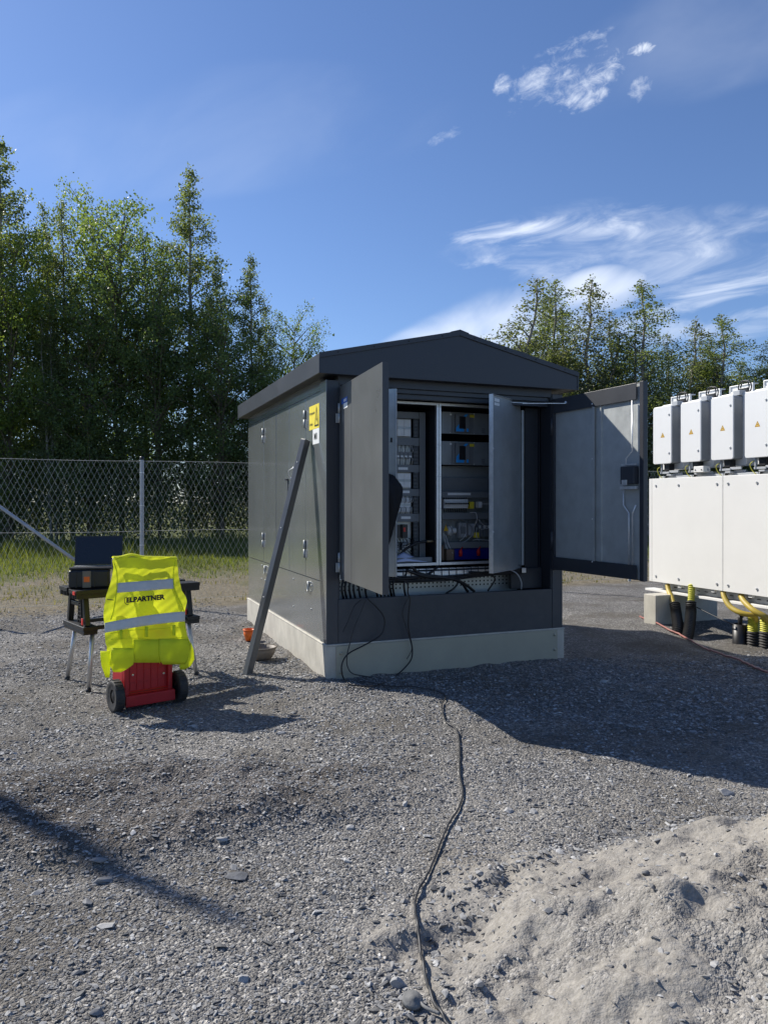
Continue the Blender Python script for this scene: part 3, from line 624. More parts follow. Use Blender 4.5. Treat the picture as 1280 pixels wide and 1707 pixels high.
LT = [('birch_a', 8, 240, 25.0, 'tallest birch at the left edge of the photo', 1.0),
 ('birch_b', 62, 335, 26.5, 'slim birch with a thin top right of the tallest left birch', .8),
 ('birch_b', 122, 342, 25.5, 'pointed birch between the two slim gaps at left', .9),
 ('leafy_b', 158, 372, 27.0, 'bushy tree with light top left of the wood centre', .8),
 ('leafy_a', 205, 385, 25.0, 'broad dark leafy tree in the middle of the left wood', 1.0),
 ('leafy_b', 240, 430, 27.5, 'lower bright tree left of the high pointed birch', .8),
 ('birch_a', 318, 288, 26.0, 'high pointed birch standing out over the middle of the left wood', .92),
 ('leafy_a', 268, 470, 24.5, 'dark leafy tree below and left of the high pointed birch', .9),
 ('birch_b', 372, 432, 27.5, 'thin birch just right of the high pointed birch', .8),
 ('birch_a', 418, 432, 25.5, 'dense birch sloping down to the right end of the left wood', .9),
 ('leafy_a', 372, 520, 24.5, 'dark leafy tree low behind the fence, right of the fence post', 1.0),
 ('birch_b', 452, 520, 27.5, 'small birch beside the end of the left wood', .8),
 ('leafy_a', 490, 548, 27.0, 'last leafy tree of the left wood, above the kiosk roof corner', .8),
 ('leafy_b', 20, 420, 24.0, 'bright green leafy tree under the tallest left birch', .9),
 ('birch_b', 95, 500, 24.0, 'lower birch with pale trunk at left, above the fence', .8),
 ('leafy_a', 150, 520, 24.0, 'dark lower tree at left, above the laptop', .9),
 ('leafy_a', 440, 610, 25.0, 'low dark tree at the roof eave of the kiosk', .9),
 ('leafy_a', -60, 380, 26, 'dark tree beyond the left edge of the photo', 1.0),
 ('birch_a', -170, 300, 28, 'birch further beyond the left edge of the photo', 1.0),
 ('leafy_b', -330, 330, 27, 'light leafy tree well beyond the left edge of the photo', 1.0),
 ('birch_b', -520, 300, 27, 'slim birch farthest beyond the left edge of the photo', 1.0)]
for a_ in LT: tree(a_[0], a_[1], a_[2], a_[3]+3.0, *a_[4:])
RT = [('weep_c', 1185, 560, 33.0, 'far tree between the first and second inverter', 1.3),
 ('weep_b', 880, 500, 33.0, 'far loose birch just behind the two birches nearest the ridge', 1.8),
 ('weep_a', 940, 505, 33.0, 'far birch between the airy and the weeping birch', 1.3),
 ('weep_c', 1240, 600, 33.0, 'far low tree behind the nearest inverter', 1.4),
 ('weep_b', 852, 472, 29.0, 'loose olive birch nearest the roof ridge of the kiosk', 1.9),
 ('weep_c', 905, 470, 31.0, 'airy birch second from the kiosk roof ridge', 1.45),
 ('weep_a', 985, 466, 29.5, 'weeping birch with drooping tip right of the roof ridge', 1.7),
 ('weep_c', 1083, 470, 29.0, 'straight pointed birch above the open right door', 1.45),
 ('weep_b', 1030, 510, 31.5, 'thin birch between the weeping and the straight pointed birch', 1.6),
 ('weep_a', 1158, 535, 30.0, 'small weeping birch above the first white inverter', 1.6),
 ('weep_c', 1212, 530, 30.0, 'round topped birch above the second and third inverter', 1.6),
 ('weep_c', 1268, 568, 29.0, 'lower birch at the right edge of the photo', 1.3),
 ('weep_b', 1120, 560, 32.0, 'far thin birch behind the straight pointed birch', 1.1),
 ('leafy_a', 925, 600, 31.0, 'dark shrubby tree behind the right eave of the kiosk', .9),
 ('leafy_a', 1075, 610, 31.0, 'dark shrubby tree behind the open right door', .9),
 ('leafy_b', 1170, 620, 30.5, 'shrubby tree behind the first two white inverters', .9),
 ('leafy_a', 1260, 630, 30.0, 'dark shrubby tree behind the last white inverter', .9),
 ('leafy_a', 1015, 620, 33.0, 'dark shrubby tree under the weeping birch', .9)]
for a_ in RT: tree(*a_, group='trees behind the kiosk and inverters')
# undergrowth: nobody could count it
def undergrowth():
    r = np.random.RandomState(77); Ps = []
    for i in range(120):
        f = i/119.; x = -24+46*f+r.uniform(-.5, .5)
        if -1.5 < x < 3: hh = r.uniform(1.6, 2.6)
        elif x < -1.5: hh = r.uniform(1.6, 4.6)
        else: hh = r.uniform(2.2, 4.2)
        y = 28.0 + .10*x + r.uniform(-.6, 2.5) + (2.0 if x > 2 else 0); n = int(1250*hh/2.5)
        p = r.randn(n, 3); p /= np.linalg.norm(p, axis=1, keepdims=True); p *= (r.rand(n, 1)**.45)*np.array([1.1+r.rand()*.5, 1.0, hh/2])
        p += r.randn(n, 3)*.10; p += np.array([x, y, hh/2]); Ps.append(p[p[:, 2] > 0.05])
    return leaf_quads(np.concatenate(Ps), .095, r, .1)
V, Fc = undergrowth()
tag(mesh_np('undergrowth', V, Fc, M['leafb'], k=4), 'dense dark bushes filling the foot of the wood', 'bushes', kind='stuff')

# ------------------------------------------------------------------ chain link fence
def fline(x): return 12.72+.396*x
FH = 2.2
fx0, fx1 = -12.0, 15.0
fen = empty('chain_link_fence', (-3.66, fline(-3.66), 0)); tag(fen, 'tall galvanised chain link fence running behind the kiosk', 'fence')
f0 = Vector((-3.66, fline(-3.66), 0)); fu = Vector((1, .396, 0)).normalized()
def fp(d, z, o=0): return fu*d + Vector((-fu.y, fu.x, 0))*o + Vector((0, 0, z))
def mesh_fence():
    r = np.random.RandomState(3); mb = MB(); step = .082; nseg = 26; hh = FH-.06
    V = []; Fc = []; b = 0; wr = .0014
    d0, d1 = -9.0, 20.0; n = int((d1-d0)/step); sx = hh/nseg
    jit = r.randn(n+nseg+3, nseg+2, 2)*.0025
    for sgn in (1, -1):
        for i in range(n):
            for k in range(nseg):
                # every crossing is a knee, so the wires zigzag slightly out of plane
                da = d0+i*step+sgn*k*step/2; db = da+sgn*step/2; za = .05+k*sx; zb = za+sx
                oa = .004*(1 if (k % 2) else -1)*sgn
                ja = jit[i % n, k]; jb = jit[i % n, k+1]
                p = (da+ja[0], za+ja[1], oa); q = (db+jb[0], zb+jb[1], -oa)
                for c in (p, q):
                    for dx, dz in ((-wr, 0), (0, wr*1.0), (wr, 0)):
                        V.append((c[0]+dx, c[1]+ (0), c[2]+dz))
                Fc += [(b, b+1, b+4, b+3), (b+1, b+2, b+5, b+4), (b+2, b, b+3, b+5)]; b += 6
    V = np.array(V); W = V[:, :1]*np.array(fu)[None] + V[:, 2:3]*np.array([-fu.y, fu.x, 0])[None]; W[:, 2] = V[:, 1]
    return mesh_np('wire_mesh', W, np.array(Fc), M['wire'], fen)
mesh_fence()
tw = MB(); 
for zt in (FH-.02, 1.12, .06): tw.tube([fp(d, zt+.008*math.sin(d*1.7), .006) for d in np.arange(-9, 20.1, .5)], .0025, 4)
tw.build('tension_wire', M['wire'], fen)
for k in range(-2, 7):
    d = k*3.05; 
    pm = MB(); pm.lathe([(.030, 0), (.030, FH+.02)], fp(d, 0, .035), n=14); po = pm.build('post', M['post'], fen)
    cm = MB(); cm.lathe([(.033, 0), (.034, .035), (.028, .05), (0, .055)], fp(d, FH+.0, .035), n=14); cm.build('post_cap', M['black'], po)
    for z in (.3, .9, 1.5, 2.0): tm = MB(); tm.lathe([(.0335, 0), (.0335, .012)], fp(d, z, .035), n=12); tm.build('clamp', M['galvb'], po)
br = MB(); br.tube([fp(-2.9, 2.28, -.06), fp(-.05, 0.0, -.06)], .024, 10); br.build('brace', M['post'], fen)

# ------------------------------------------------------------------ kiosk
kio = empty('transformer_kiosk', (A.x, A.y, 0), TH)
tag(kio, 'dark grey sheet metal transformer kiosk with gable roof and open front doors', 'kiosk')
WK, DK = 2.457, 3.45
pl = MB(); pl.box((0, 0, -.2), (WK, DK, .30)); pl.box((-.004, -.004, .3005), (WK+.004, DK+.004, .316))
plinth = pl.build('plinth', M['conc'], kio, bevel=.006)
cp = MB(); cp.box((.095, -.010, -.03), (WK-.085, -.0015, .300)); cov = cp.build('cover_plate', M['plate'], plinth, bevel=.002)
for s, z in ((.135, .235), (.135, .07), (WK-.12, .255), (WK-.12, .11)):
    b = MB(); b.lathe([(.016, 0), (.016, .006), (.0, .006)], (s, -.010, z), (0, -1, 0), 12); b.lathe([(.010, .006), (.010, .013), (0, .013)], (s, -.010, z), (0, -1, 0), 6); b.build('bolt', M['plate'], plinth)
I = .012
def wall(name, a, b, m='gloss', bev=.003): mb = MB(); mb.box(a, b); return mb.build(name, M[m], kio, bevel=bev)
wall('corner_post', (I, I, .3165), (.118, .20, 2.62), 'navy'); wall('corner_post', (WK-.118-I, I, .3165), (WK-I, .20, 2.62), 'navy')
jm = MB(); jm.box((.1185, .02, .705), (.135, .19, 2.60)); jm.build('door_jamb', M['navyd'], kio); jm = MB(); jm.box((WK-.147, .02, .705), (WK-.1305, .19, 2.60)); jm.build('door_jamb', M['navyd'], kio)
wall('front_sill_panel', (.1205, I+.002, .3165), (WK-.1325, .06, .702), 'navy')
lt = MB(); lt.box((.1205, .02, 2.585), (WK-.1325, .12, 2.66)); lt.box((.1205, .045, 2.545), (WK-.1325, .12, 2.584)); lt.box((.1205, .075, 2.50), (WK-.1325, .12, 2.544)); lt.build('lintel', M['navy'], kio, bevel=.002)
# side and rear walls: (left side is a long glossy elevation with two leaves)
sd = MB(); sd.box((I+.004, .2005, .3165), (.05, DK-I, .846)); sd.build('side_panel', M['gloss'], kio, bevel=.003); sd = MB(); sd.box((I+.004, .2005, 2.55), (.05, DK-I, 2.66)); sd.build('side_header', M['gloss'], kio, bevel=.003)
sd = MB(); sd.box((I-.003, .002+I, .3166), (I+.001, .2, 2.62)); sd.build('side_trim', M['gloss'], kio)
def leaf(t0, t1, z0=.852, z1=2.546, name='side_door'):
    mb = MB(); mb.box((I, t0, z0), (.045, t1, z1)); return mb.build(name, M['gloss'], kio, bevel=.003)
leaf(.204, .686, name='side_wall_sheet'); d1 = leaf(.694, 1.300); d2 = leaf(1.308, 2.515); leaf(2.523, DK-I, name='side_wall_sheet')
bk = MB(); bk.box((.0505, .21, .3165), (.055, DK-.02, 2.62)); bk.build('side_backing', M['hole'], kio)
fl = MB(); fl.box((I-.0035, 1.88, .86), (I-.0005, 1.90, 2.54)); fl.build('reflection_strip', M['gloss'], kio)  # thin strip standing in for the edge of a reflection on the wall
ot = MB(); ot.box((WK-.05, .2005, .3165), (WK-I-.004, DK-I, 2.66)); ot.box((.056, DK-.05, .3165), (WK-.0505, DK-I-.004, 2.66)); ot.build('rear_walls', M['gloss'], kio, bevel=.003)
def hinge(parent, s, t, z, h=.17, ax='s'):
    for i in range(2):
        b = MB(); z0 = z-h/2+i*(h/2+.002)
        if ax == 's': b.lathe([(0, 0), (.011, 0), (.011, h/2-.003), (0, h/2-.003)], (s-.010, t, z0), n=12); b.box((s-.004, t+(.006 if i else -.034), z0), (s, t+(.034 if i else -.006), z0+h/2-.004))
        else: b.lathe([(0, 0), (.011, 0), (.011, h/2-.003), (0, h/2-.003)], (s, t-.012, z0), n=12); b.box((s+(-.004 if i else -.03), t-.008, z0), (s+(.03 if i else .004), t-.002, z0+h/2-.004))
        b.build('hinge', M['zincm'], parent)
for z in (2.345, 1.11): hinge(kio, I, .690, z); hinge(kio, I, 2.519, z)
def bolt(s, t, z, parent, r=.009, nrm=(-1, 0, 0), m='zincm', name='bolt'):
    b = MB(); b.lathe([(r, 0), (r*.8, .006), (0, .007)], (s, t, z), nrm, 10); b.build(name, M[m], parent)
for t, z in ((1.15, .78), (1.15, .50), (.50, .56), (.50, .78), (2.64, .80), (2.64, .64), (2.45, .64), (2.0, .78)): bolt(I+.004, t, z, kio)
for t in (.57, 2.43):
    b = MB(); b.lathe([(.014, 0), (.014, .02), (0, .02)], (I+.004, t, .80), (-1, 0, 0), 10)
    b.tube([(I-.012+.006*math.sin(a), t+.038*math.sin(a), .760+.042*math.cos(a)) for a in np.linspace(0, 2*math.pi, 21)], .006, 8); b.build('lifting_ring', M['zincm'], kio)
b = MB(); b.box((I-.006, 1.345, 1.60), (I-.0005, 1.375, 1.80)); b.box((I-.03, 1.335, 1.78), (I-.006, 1.395, 1.795)); b.build('handle', M['navy'], d2, bevel=.002)
b = MB(); b.tube(catmull([(I-.01, 1.24, 1.80), (I-.03, 1.22, 1.87), (I-.01, 1.12, 1.90)], 5), .004, 6); b.lathe([(.011, 0), (.011, .012), (0, .012)], (I, 1.24, 1.80), (-1, 0, 0), 8); b.lathe([(.011, 0), (.011, .012), (0, .012)], (I, 1.12, 1.90), (-1, 0, 0), 8); b.build('padlock_wire', M['galvb'], d1)
# signs on the side wall sheet
def side_text(body, size, t, z, m, parent, bold=0.0, name='lettering', flipsize=(1, 1), off=.004):
    vs, fs = text_mesh(body, size, bold); mb = MB(); mb.add([(I-off, t-v.x*flipsize[0], z+v.y*flipsize[1]) for v in vs], fs); return mb.build(name, M[m], parent)
b = MB(); b.box((I-.0015, .235, 2.225), (I-.0003, .555, 2.445)); sg_ = b.build('warning_sign', M['yellow'], kio)
side_text('Högspänning', .034, .455, 2.375, 'ink', sg_, .0006); side_text('Livsfara', .034, .485, 2.275, 'ink', sg_, .0006)
def tri(parent, f, cx, cz, w, h, th, m, name='warning_triangle'):
    o_ = [(cx-w/2, cz-h/2), (cx+w/2, cz-h/2), (cx, cz+h/2)]; g = (cx, cz-h/6); k_ = 1-th
    i_ = [(g[0]+(x-g[0])*k_, g[1]+(z-g[1])*k_) for x, z in o_]
    mb = MB(); mb.add([f(*p) for p in o_+i_], [(0, 1, 4, 3), (1, 2, 5, 4), (2, 0, 3, 5)])
    bl = [(.06, .30), (-.12, -.06), (-.01, -.05), (-.06, -.30), (.12, .04), (.02, .05)]
    mb.add([f(g[0]+x*w*.9, g[1]+z*h*.8) for x, z in bl], [(0, 1, 2, 5), (2, 3, 4, 5)]); return mb.build(name, M[m], parent)
tri(sg_, lambda x, z: (I-.004, .31-x, z), 0, 2.338, .125, .185, .22, 'ink')
b = MB(); b.box((I-.0015, .235, 2.085), (I-.0003, .435, 2.223)); sm_ = b.build('number_sign', M['sticker'], kio)
side_text('M1', .085, .335, 2.152, 'ink', sm_, .001)
# roof
rf = MB(); s0, s1, t0, t1, ze, zb, zk, sk = -.085, 2.555, -.10, 3.62, 2.825, 2.655, 3.12, 1.25
prof = [(s0, zb), (s1, zb), (s1, ze-.012), (sk, zk-.012), (s0, ze-.012)]
gab = MB(); gab.prism(prof, lambda p, k: (p[0], t0+.006+k*.03, p[1])); 
roof = gab.build('gable_panel', M['roof'], kio, bevel=.002)
gab = MB(); gab.prism(prof, lambda p, k: (p[0], t1-.03+k*.024, p[1])); gab.build('gable_panel', M['roof'], kio, bevel=.002)
rf.prism([(s0, ze), (s0, ze-.011), (sk, zk-.011), (sk, zk)], lambda p, k: (p[0], t0 if not k else t1, p[1])); rf.prism([(s1, ze), (s1, ze-.011), (sk+.0005, zk-.011), (sk+.0005, zk)], lambda p, k: (p[0], t0 if not k else t1, p[1]))
rsheet = rf.build('roof_sheet', M['roof'], kio)
fb = MB(); fb.box((s0-.004, t0+.001, zb), (s0+.012, t1-.001, ze-.002)); fb.build('eave_fascia', M['roof'], kio, bevel=.002)
fb = MB(); fb.box((s1-.012, t0+.001, zb), (s1+.004, t1-.001, ze-.002)); fb.build('eave_fascia', M['roof'], kio, bevel=.002)
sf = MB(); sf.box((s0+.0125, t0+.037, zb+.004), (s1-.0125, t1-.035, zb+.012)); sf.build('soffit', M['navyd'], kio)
fm = MB(); h_ = .042     # folded flashing along the gable
fm.prism([(s0-.002, ze+.004), (s0-.002, ze-h_), (sk, zk-h_+.003), (sk, zk+.006)], lambda p, k: (p[0], t0-.006+k*.010, p[1])); fm.prism([(s1+.002, ze+.004), (s1+.002, ze-h_), (sk, zk-h_+.003), (sk, zk+.006)], lambda p, k: (p[0], t0-.007+k*.010, p[1]))
flash = fm.build('gable_flashing', M['roof'], kio, bevel=.0015)
for k in range(8):
    f = (k+.5)/8; s = s0+(s1-s0)*f; z = (ze+(zk-ze)*(s-s0)/(sk-s0)) if s < sk else (zk-(zk-ze)*(s-sk)/(s1-sk)); bolt(s, t0-.007, z-.018, flash, .006, (0, -1, 0), 'black', 'screw')
rc = MB(); rc.prism([(sk-.09, zk-.016), (sk, zk+.008), (sk+.09, zk-.016), (sk+.09, zk-.009), (sk, zk+.016), (sk-.09, zk-.009)], lambda p, k: (p[0], t0-.008 if not k else t1+.004, p[1])); rc.build('ridge_cap', M['roof'], kio)
def perf_mat():
    m = mat('perforated zinc sheet', (0.50, 0.525, 0.52), 0.42, 0.4, 0.10, 9); t = m.node_tree; p = t.nodes['Principled BSDF']
    tc = N(t, 'ShaderNodeTexCoord'); sx = N(t, 'ShaderNodeSeparateXYZ'); t.links.new(tc.outputs['Object'], sx.inputs[0])
    fr = lambda o, k, c: math_n(t, 'MULTIPLY', math_n(t, 'SUBTRACT', math_n(t, 'FRACT', math_n(t, 'DIVIDE', math_n(t, 'SUBTRACT', o, c), k)), .5), k)
    a, b = fr(sx.outputs[0], .043, .0), fr(sx.outputs[2], .036, .002)
    d = math_n(t, 'SQRT', math_n(t, 'ADD', math_n(t, 'MULTIPLY', a, a), math_n(t, 'MULTIPLY', b, b)))
    h = math_n(t, 'LESS_THAN', d, .0085); h = math_n(t, 'MULTIPLY', h, math_n(t, 'MULTIPLY', math_n(t, 'GREATER_THAN', sx.outputs[2], .72), math_n(t, 'LESS_THAN', sx.outputs[2], .834)))
    mx = N(t, 'ShaderNodeMix', data_type='RGBA'); t.links.new(h, mx.inputs[0]); t.links.new(p.inputs['Base Color'].links[0].from_socket, mx.inputs[6]); mx.inputs[7].default_value = (.004, .004, .004, 1)
    t.links.new(mx.outputs[2], p.inputs['Base Color']); return m
# front compartment lining
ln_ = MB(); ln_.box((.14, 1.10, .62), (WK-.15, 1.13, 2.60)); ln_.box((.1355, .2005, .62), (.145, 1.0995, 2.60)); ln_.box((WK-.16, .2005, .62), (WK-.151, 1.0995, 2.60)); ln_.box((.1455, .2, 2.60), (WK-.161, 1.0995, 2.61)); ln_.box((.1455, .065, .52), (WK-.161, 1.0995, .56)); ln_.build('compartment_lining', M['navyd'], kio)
pf = MB(); pf.box((.15, .33, .60), (2.12, .335, .865)); pp = pf.build('perforated_plate', perf_mat(), kio)
tr_ = MB(); tr_.box((.15, .13, .895), (2.1, .20, .905)); tr_.box((.15, .13, .860), (2.1, .135, .8945)); tr_.box((.15, .22, .915), (2.1, .30, .925)); tra = tr_.build('cable_tray', M['galvb'], kio)
for k in range(20):
    b = MB(); s = .55+.078*k; b.bar((s, .125, .935), (s+.004, .122, .862), .005, .005); b.bar((s, .125, .935), (s, .20, .935), .005, .005); b.build('cable_tie', M['black'], tra)
rp = MB(); rp.box((2.14, .21, .71), (2.29, .222, 2.5)); rp.box((1.95, .16, .70), (2.30, .20, .90)); rp.build('side_return_panel', M['navyd'], kio, bevel=.002)
rp = MB(); rp.box((2.085, .18, .93), (2.11, .21, 2.47)); rp.build('frame_upright', M['zincd'], kio, bevel=.002)

# inner cabinets
def cabinet(s_0, s_1, nm):
    fr = MB(); T = .20
    for a, b in ((s_0, s_0+.022), (s_1-.022, s_1)): fr.box((a, T, .955), (b, T+.03, 2.50))
    fr.box((s_0+.0225, T+.001, 2.475), (s_1-.0225, T+.03, 2.499)); fr.box((s_0+.0225, T+.001, .956), (s_1-.0225, T+.03, .982))
    f = fr.build(nm, M['galvb'], kio, bevel=.0015)
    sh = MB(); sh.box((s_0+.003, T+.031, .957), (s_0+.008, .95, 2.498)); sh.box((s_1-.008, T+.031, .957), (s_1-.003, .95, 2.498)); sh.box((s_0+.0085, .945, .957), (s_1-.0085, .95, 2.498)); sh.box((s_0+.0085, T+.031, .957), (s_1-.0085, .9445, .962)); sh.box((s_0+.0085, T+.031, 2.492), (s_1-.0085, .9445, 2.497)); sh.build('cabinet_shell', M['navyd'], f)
    for z in (1.2, 1.5, 1.8, 2.1, 2.46): 
        for s in (s_0+.011, s_1-.011): bolt(s, T, z, f, .005, (0, -1, 0), 'galvb', 'screw')
    return f
cl_ = cabinet(.34, 1.182, 'inner_cabinet'); cr_ = cabinet(1.186, 2.08, 'inner_cabinet')
rr_ = random.Random(4)
# left cabinet: mounting frame with wiring ducts, terminals and relays
T = .45
mf = MB()
rows = [(2.181, 2.367), (1.918, 2.106), (1.684, 1.846), (1.445, 1.614), (.98, 1.365)]
zz = [2.43]+[z for r_ in rows[0:] for z in (r_[1], r_[0])]+[.975]
for i in range(0, len(zz), 2): mf.box((.42, T-.02, zz[i+1]), (1.082, T+.01, zz[i]))
mf.box((1.0825, T-.03, .975), (1.145, T+.03, 2.43)); mfo = mf.build('mounting_frame', M['dingrey'], cl_, bevel=.002)
for (a, b) in rows:
    dt = MB(); z = a+.008
    while z < b-.004: dt.box((1.022, T-.025, z), (1.068, T+.01, z+.007)); z += .0135
    dt.build('wiring_duct', M['dingrey'], cl_)
bp_ = MB(); bp_.box((.42, T+.04, .975), (1.02, T+.05, 2.43)); bp_.build('back_plate', M['galv'], cl_)
def modules(a, b, name, m, s_0=.44, s_1=1.01):
    n = int((s_1-s_0)/.035)
    for i in range(0, n, 2):
        mb = MB(); s = s_0+i*.035; mb.box((s, T-.01, a+.012), (s+.068, T+.035, b-.012)); o_ = mb.build(name, M[m], cl_, bevel=.002)
        l = MB(); l.box((s+.002, T-.0115, (a+b)/2-.012), (s+.066, T-.0105, (a+b)/2+.012)); l.build('marking_strip', M['zincd'], o_)
modules(rows[0][0], rows[0][1], 'terminal_module', 'whitep'); modules(rows[2][0], rows[2][1], 'terminal_module', 'whitep')
modules(rows[3][0], rows[3][1], 'terminal_module', 'whitep')
wv = MB()
for (a, b) in (rows[1], rows[3]):
    for i in range(42):
        s = .45+.0135*i; wv.tube([(s, T-.015, b), (s+rr_.uniform(-.008, .008), T-.03, (a+b)/2+.04), (s, T-.012, (a+b)/2+.02)], .0028, 5, mi=0 if i % 3 else 1)
        wv.tube([(s, T-.015, a), (s+rr_.uniform(-.008, .008), T-.03, (a+b)/2-.04), (s, T-.012, (a+b)/2-.02)], .0028, 5, mi=0 if i % 4 else 1)
wv.build('wiring', [M['whitep'], M['ink']], cl_)
for i in range(13):
    mb = MB(); s = .45+.043*i; z = sum(rows[1])/2; mb.box((s, T-.02, z-.03), (s+.04, T+.03, z+.03)); mb.box((s+.005, T-.024, z-.022), (s+.035, T-.0205, z-.006), 1); mb.build('terminal_block', [M['dingrey'], M['whitep']], cl_, bevel=.001)
for i in range(6):
    mb = MB(); s = .45+.09*i; mb.box((s, T-.035, 1.21), (s+.055, T+.03, 1.34)); mb.box((s+.008, T-.04, 1.27), (s+.03, T-.0355, 1.31), 1); mb.build('relay', [M['black'], M['redb' if i == 5 else 'whitep']], cl_, bevel=.002)
    mb = MB(); mb.box((s, T-.02, 1.09), (s+.06, T+.03, 1.17)); 
    for j in range(3):
        for k in range(3): mb.box((s+.006+j*.018, T-.023, 1.10+k*.022), (s+.016+j*.018, T-.0205, 1.112+k*.022), 1)
    mb.build('socket_block', [M['dingrey'], M['whitep']], cl_, bevel=.001)
wv = MB()
for i in range(26):
    s = .5+.02*i; wv.tube(catmull([(s, T-.03, 1.21), (s+rr_.uniform(-.03, .03), T-.07, 1.17+rr_.uniform(-.02, .02)), (s+rr_.uniform(-.02, .02), T-.03, 1.13)], 4), .0035, 5)
for i in range(12):
    s = .7+.028*i; wv.tube(catmull([(s, T-.03, 1.09), (s+rr_.uniform(-.05, .05), T-.08, 1.04), (s+rr_.uniform(-.04, .02), T-.04, .985)], 4), .004, 5)
wv.build('wiring', M['cablein'], cl_)
for s, z in ((.88, 1.655), (.89, 1.405), (.86, 1.88)):
    b = MB(); b.box((s, T-.0225, z-.012), (s+.10, T-.0205, z+.012)); b.build('label_strip', M['whitep'], cl_)
b = MB(); b.tube(catmull([(.80, T-.10, .99), (.88, T-.13, 1.10), (1.0, T-.15, 1.165), (1.10, T-.15, 1.18)], 8), .013, 10); hc = b.build('loose_cable', M['cablein'], cl_)
b = MB(); b.tube([(1.10, T-.15, 1.18), (1.20, T-.15, 1.178)], .011, 10); b.build('cable_end', M['copper'], hc)
b = MB(); b.box((.42, .26, .9825), (1.14, .30, 1.03)); b.build('bottom_ledge', M['dingrey'], cl_, bevel=.002)
# right cabinet
def bx(mb, s_0, s_1, z0, z1, ta, tb, mi=0): mb.box((s_0, ta, z0), (s_1, tb, z1), mi)
for zt, zb_ in ((2.452, 2.235), (2.160, 1.926)):
    mb = MB(); bx(mb, 1.25, 1.98, zb_, zt, .44, .45); po = mb.build('breaker_panel', M['zincd'], cr_, bevel=.002)
    h = zt-zb_
    m1 = MB(); bx(m1, 1.435, 1.680, zb_+.010, zt-.012, .436, .4395); m1.build('breaker_surround', M['dingrey'], po)
    m2 = MB(); bx(m2, 1.47, 1.625, zb_+.02, zt-.02, .41, .4355); bo = m2.build('circuit_breaker', M['dingrey'], po, bevel=.003)
    m3 = MB(); bx(m3, 1.507, 1.574, zb_+.05, zt-.045, .400, .4095); m3.build('breaker_lever', M['black'], bo, bevel=.003)
    m4 = MB(); bx(m4, 1.473, 1.560, zb_+.022, zb_+.055, .4085, .4095); m4.build('blue_marking', M['blue'], bo); m4 = MB()
    m4.add([(1.475, .4085, zb_+.056), (1.505, .4085, zb_+.056), (1.505, .4085, zt-.12), (1.475, .4085, zt-.155)], [(0, 1, 2, 3)]); m4.build('blue_marking', M['blue'], bo); m4 = MB(); m4.add([(1.545, .4085, zt-.055), (1.575, .4085, zt-.055), (1.608, .4085, zt-.021), (1.575, .4085, zt-.021)], [(0, 1, 2, 3)]); m4.build('blue_marking', M['blue'], bo); m4 = MB(); bx(m4, 1.590, 1.612, zb_+.022, zb_+.055, .4085, .4095)
    m4.build('blue_marking', M['blue'], bo)
    m5 = MB(); bx(m5, 1.630, 1.690, zt-.048, zt-.020, .4335, .4355); m5.build('yellow_label', M['yellow'], po)
    m5 = MB(); bx(m5, 1.415, 1.437, zt-.035, zt-.018, .4335, .4355); m5.build('number_label', M['whitep'], po)
    for s in (1.42, 1.69):
        for z in (zb_+.008, zt-.008): bolt(s, .4395, z, po, .007, (0, -1, 0), 'galvb', 'screw')
    m6 = MB()
    for i in range(3):
        for j in range(3): bx(m6, 1.775+i*.013, 1.784+i*.013, zb_+.02+j*.017, zb_+.033+j*.017, .4385, .4395)
    m6.build('vent_slots', M['dingrey'], po)
mb = MB(); bx(mb, 1.22, 2.04, 1.60, 1.66, .42, .45); bx(mb, 1.22, 2.04, 1.384, 1.449, .42, .45); bx(mb, 1.34, 2.04, 1.098, 1.160, .40, .44); bx(mb, 1.22, 2.04, 1.66, 1.80, .50, .52); mb.build('trunking', M['dingrey'], cr_, bevel=.003)
mb = MB(); bx(mb, 1.22, 2.04, .97, 1.92, .55, .56); mb.build('back_plate', M['zincd'], cr_)
mb = MB(); bx(mb, 1.385, 1.64, 1.625, 1.648, .4175, .4195); mb.build('label_strip', M['whitep'], cr_)
for i in range(13):
    mb = MB(); s = 1.355+.0205*i; bx(mb, s, s+.0192, 1.495, 1.585, .44, .50); bx(mb, s+.003, s+.016, 1.515, 1.565, .425, .4395); bx(mb, s+.004, s+.015, 1.533, 1.549, .410, .4245, 1); o_ = mb.build('small_breaker', [M['whitep'], M['black']], cr_, bevel=.001)
wv = MB()
for i in range(13): s = 1.364+.0205*i; wv.tube([(s, .46, 1.60), (s, .45, 1.585)], .004, 5); wv.tube([(s, .46, 1.455), (s, .45, 1.495)], .004, 5)
wv.build('wiring', M['cablein'], cr_)
mb = MB(); bx(mb, 1.645, 1.69, 1.49, 1.56, .44, .50); mb.build('yellow_label', M['yellow'], cr_)
mb = MB(); bx(mb, 1.74, 1.78, 1.50, 1.56, .44, .50); bx(mb, 1.78, 1.95, 1.535, 1.541, .44, .45); mb.build('terminal_block', M['whitep'], cr_)
mb = MB(); mb.lathe([(0, -.01), (.045, 0), (.047, .03), (.042, .045), (0, .05)], (1.42, .50, 1.27), (1, 0, 0), 18); mb.lathe([(.03, .05), (.03, .09)], (1.42, .50, 1.27), (1, 0, 0), 14)
for k in range(7): a = k*.9; mb.bar((1.44, .50+.046*math.cos(a), 1.27+.046*math.sin(a)), (1.465, .50+.046*math.cos(a), 1.27+.046*math.sin(a)), .012, .006)
mb.build('socket_coupler', M['whitep'], cr_)
mb = MB(); bx(mb, 1.53, 1.62, 1.20, 1.35, .46, .52); bx(mb, 1.545, 1.60, 1.24, 1.31, .45, .4595, 1); mb.build('power_supply', [M['greyc'], M['dingrey']], cr_, bevel=.003)
